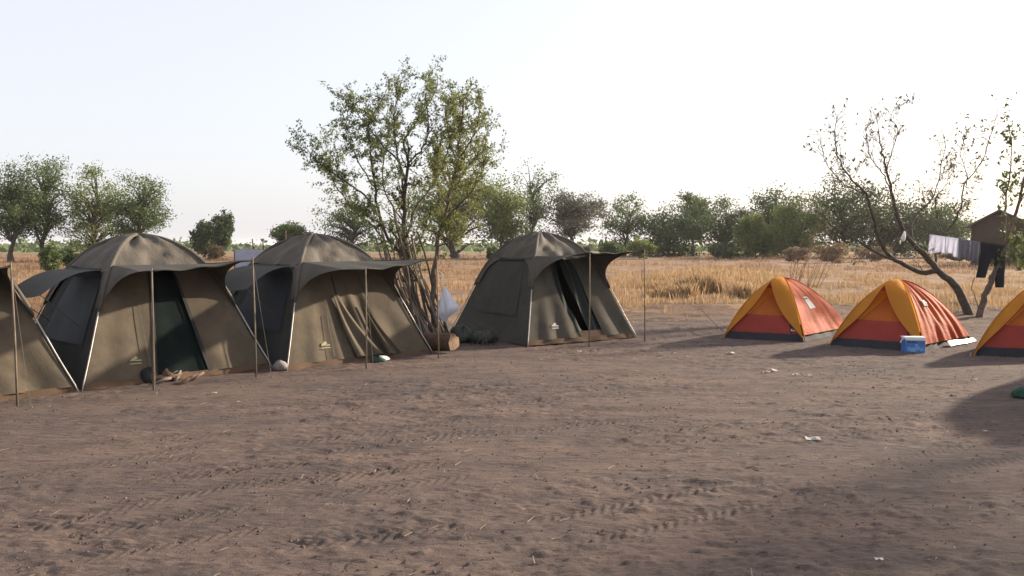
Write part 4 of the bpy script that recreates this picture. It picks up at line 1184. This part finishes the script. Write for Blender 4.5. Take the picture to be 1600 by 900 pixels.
# ------------------------------------------------------------------ washing
YL = 20.0
la, lb_ = P(1450, 366, YL + .5), P(1578, 385, YL)
m = MB(); m.tube([la, la.lerp(lb_, .5) + Vector((0, 0, -.02)), lb_], .006, 4)
tag(m.build('washing_line', 'rope', None), 'thin washing line strung between the bare tree and the twin-stemmed tree', 'washing line')
def cloth(name, label, f0, f1, drop, mat, seed, ragged=.04):
    r = la.lerp(lb_, f0)
    def fn(i, j):
        p = la.lerp(lb_, f0 + (f1 - f0) * i) - r
        p.z += .006 - (drop + ragged * math.sin(i * 5 + seed)) * j
        p.y += -.012 + .03 * math.sin(i * 14 + seed + j) * (.2 + j) + .03 * j
        return p
    m = MB(); m.quadgrid(fn, 22, 10)
    o = m.build(name, mat, None, True, r); tag(o, label, 'laundry', 'washing on the line')
    md = o.modifiers.new('thick', 'SOLIDIFY'); md.thickness = .006
    return o
cloth('hanging_towel', 'white sheet pegged at the left end of the washing line', .02, .215, .44, 'cloth_white', 1)
cloth('hanging_towel', 'white cloth hanging next to the grey cloth on the line', .22, .375, .43, 'cloth_white', 3)
cloth('hanging_shirt', 'dark grey cloth hanging in the middle of the washing line', .372, .52, .50, 'cloth_grey', 2)
cloth('hanging_shirt', 'grey cloth hanging right beside the black trousers', .525, .63, .50, 'cloth_grey', 5)
tr = empty('hanging_trousers', la.lerp(lb_, .63)); tag(tr, 'black trousers hung by the waist at the right end of the washing line', 'trousers', None)
sl = (lb_ - la).normalized()
def legtube(x0, x1, xb, w0, w1, z0, z1):
    def fn(i, j):
        a = 2 * math.pi * i; w = w0 + (w1 - w0) * j
        cx = x0 + (xb - x0) * j
        return Vector((cx + math.cos(a) * w * (1 + .05 * math.sin(j * 9)), math.sin(a) * .055, z0 + (z1 - z0) * j)) + Vector((0, 0, sl.z * cx))
    return fn
m = MB(); m.quadgrid(lambda i, j: Vector((.35 + math.cos(2 * math.pi * i) * (.315 - .02 * j), math.sin(2 * math.pi * i) * .05, .02 - .36 * j + sl.z * .35 + (sl.z * math.cos(2 * math.pi * i) * .3))), 22, 6); m.build('waist', 'cloth_black', tr, True)
m = MB(); m.quadgrid(legtube(.19, 0, .06, .155, .11, -.28, -.86), 16, 10); m.build('leg', 'cloth_black', tr, True)
m = MB(); m.quadgrid(legtube(.51, 0, .53, .15, .10, -.28, -1.02), 16, 10); m.build('leg', 'cloth_black', tr, True)
# small white thing tied in the bare tree
p = P(1412, 370, 20.4); m = MB(); m.blob((0, 0, 0), (.05, .05, .11), 10, 6, .3, 4)
tag(m.build('rag', 'white', None, True, p), 'small white rag tied in the fork of the bare tree', 'rag')

# ------------------------------------------------------------------ mud house
def house():
    Y = 72.0
    X0 = (1516 - CX) / FPX * Y; X1 = (1600 - CX) / FPX * Y
    z0 = gz(X0, Y)
    wd = 4.6; dp = 7.0; hw_ = 3.55; hp = 4.75
    r = empty('mud_house', (X0, Y, z0), R(-43)); tag(r, 'brown mud house with a tin gable roof at the right', 'house')
    m = MB()
    m.v = [(0, 0, -.3), (wd, 0, -.3), (wd, 0, hw_), (wd / 2 - .1, 0, hp - .12), (0, 0, hw_), (0, dp, -.3), (wd, dp, -.3), (wd, dp, hw_), (wd / 2 - .1, dp, hp - .12), (0, dp, hw_)]
    m.f = [(0, 1, 2, 3, 4), (9, 8, 7, 6, 5), (1, 6, 7, 2), (5, 0, 4, 9)]
    m.build('wall', 'mud', r)
    for sgn, (xa, xb) in (('l', (-.45, wd / 2 - .1)), ('r', (wd / 2 - .1, wd + .45))):
        za, zb = (hw_ - .28, hp) if sgn == 'l' else (hp, hw_ - .28)
        m = MB(); n = 24
        m.quadgrid(lambda i, j: Vector((xa + (xb - xa) * i, -.4 + (dp + .8) * j, za + (zb - za) * i + .03 * math.sin(j * n * 3.14))), 4, 48)
        o = m.build('roof', 'tin', r); md = o.modifiers.new('t', 'SOLIDIFY'); md.thickness = .05
    m = MB(); m.tube([(-.45, -.42, hw_ - .30), (wd / 2 - .1, -.42, hp - .02), (wd + .45, -.42, hw_ - .30)], .07, 5); m.build('gable_board', 'thatch', r)
    # lower lean-to on the right with its own roof
    m = MB(); m.box((wd + 2.3, 3.2, 1.3), (1.8, 2.2, 1.5)); m.build('annex_wall', 'mud', r)
    m = MB(); m.quadgrid(lambda i, j: Vector((wd + .2 + 4.3 * i, .7 + 5 * j, 3.6 - .75 * i)), 2, 2); o = m.build('annex_roof', 'tin', r); md = o.modifiers.new('t', 'SOLIDIFY'); md.thickness = .06
house()
# blue-grey tarpaulin screen with posts, seen between the tents
Ys = 29.0
sr_ = P(366, 392, Ys); base = Vector((sr_.x, Ys, gz(sr_.x, Ys)))
sh = empty('tarpaulin_shelter', base); tag(sh, 'blue grey tarpaulin screen on posts behind the middle tents', 'shelter')
hS = sr_.z - base.z
def tp(i, j):
    return Vector((1.5 * i, .05 * math.sin(i * 9) + .4 * i, hS * j * (1 + .03 * math.sin(i * 7)) + .10 * i * j))
m = MB(); m.quadgrid(tp, 16, 8); o = m.build('screen', 'tarp_blue', sh, True)
m = MB(); m.quadgrid(lambda i, j: Vector((.45 + 1.0 * i, .1 + .4 * i + .6 * j, hS + .08 + .16 * math.sin(3.14 * i) + .05 * j)), 10, 4); m.build('top_sheet', 'tarp_white', sh, True)
for x, h, t in ((0, hS + .02, 0), (.72, hS + .42, -.16), (.92, hS + .40, .0), (1.66, hS + .72, .0)):
    m = MB(); m.tube([(x, .02 + .3 * x, -.1), (x + t * .4, .02 + .3 * x, h * .5), (x + t, .02 + .3 * x, h)], [.035, .03, .024], 6); m.build('post', 'bark', sh, True)

# ------------------------------------------------------------------ haze
m = MB(); m.box((0, 2000, 8.0), (4200, 2420, 10.5))
hz = m.build('haze', 'white', None)
hm, nt, o = new_mat('haze_air')
v = _n(nt, 'ShaderNodeVolumePrincipled')
v.inputs['Color'].default_value = (.95, .95, .97, 1)
v.inputs['Density'].default_value = .00017
v.inputs['Anisotropy'].default_value = .3
nt.links.new(v.outputs[0], o.inputs['Volume'])
hz.data.materials.clear(); hz.data.materials.append(hm)
tag(hz, 'pale dry-season haze over the plain', 'haze', kind='stuff')
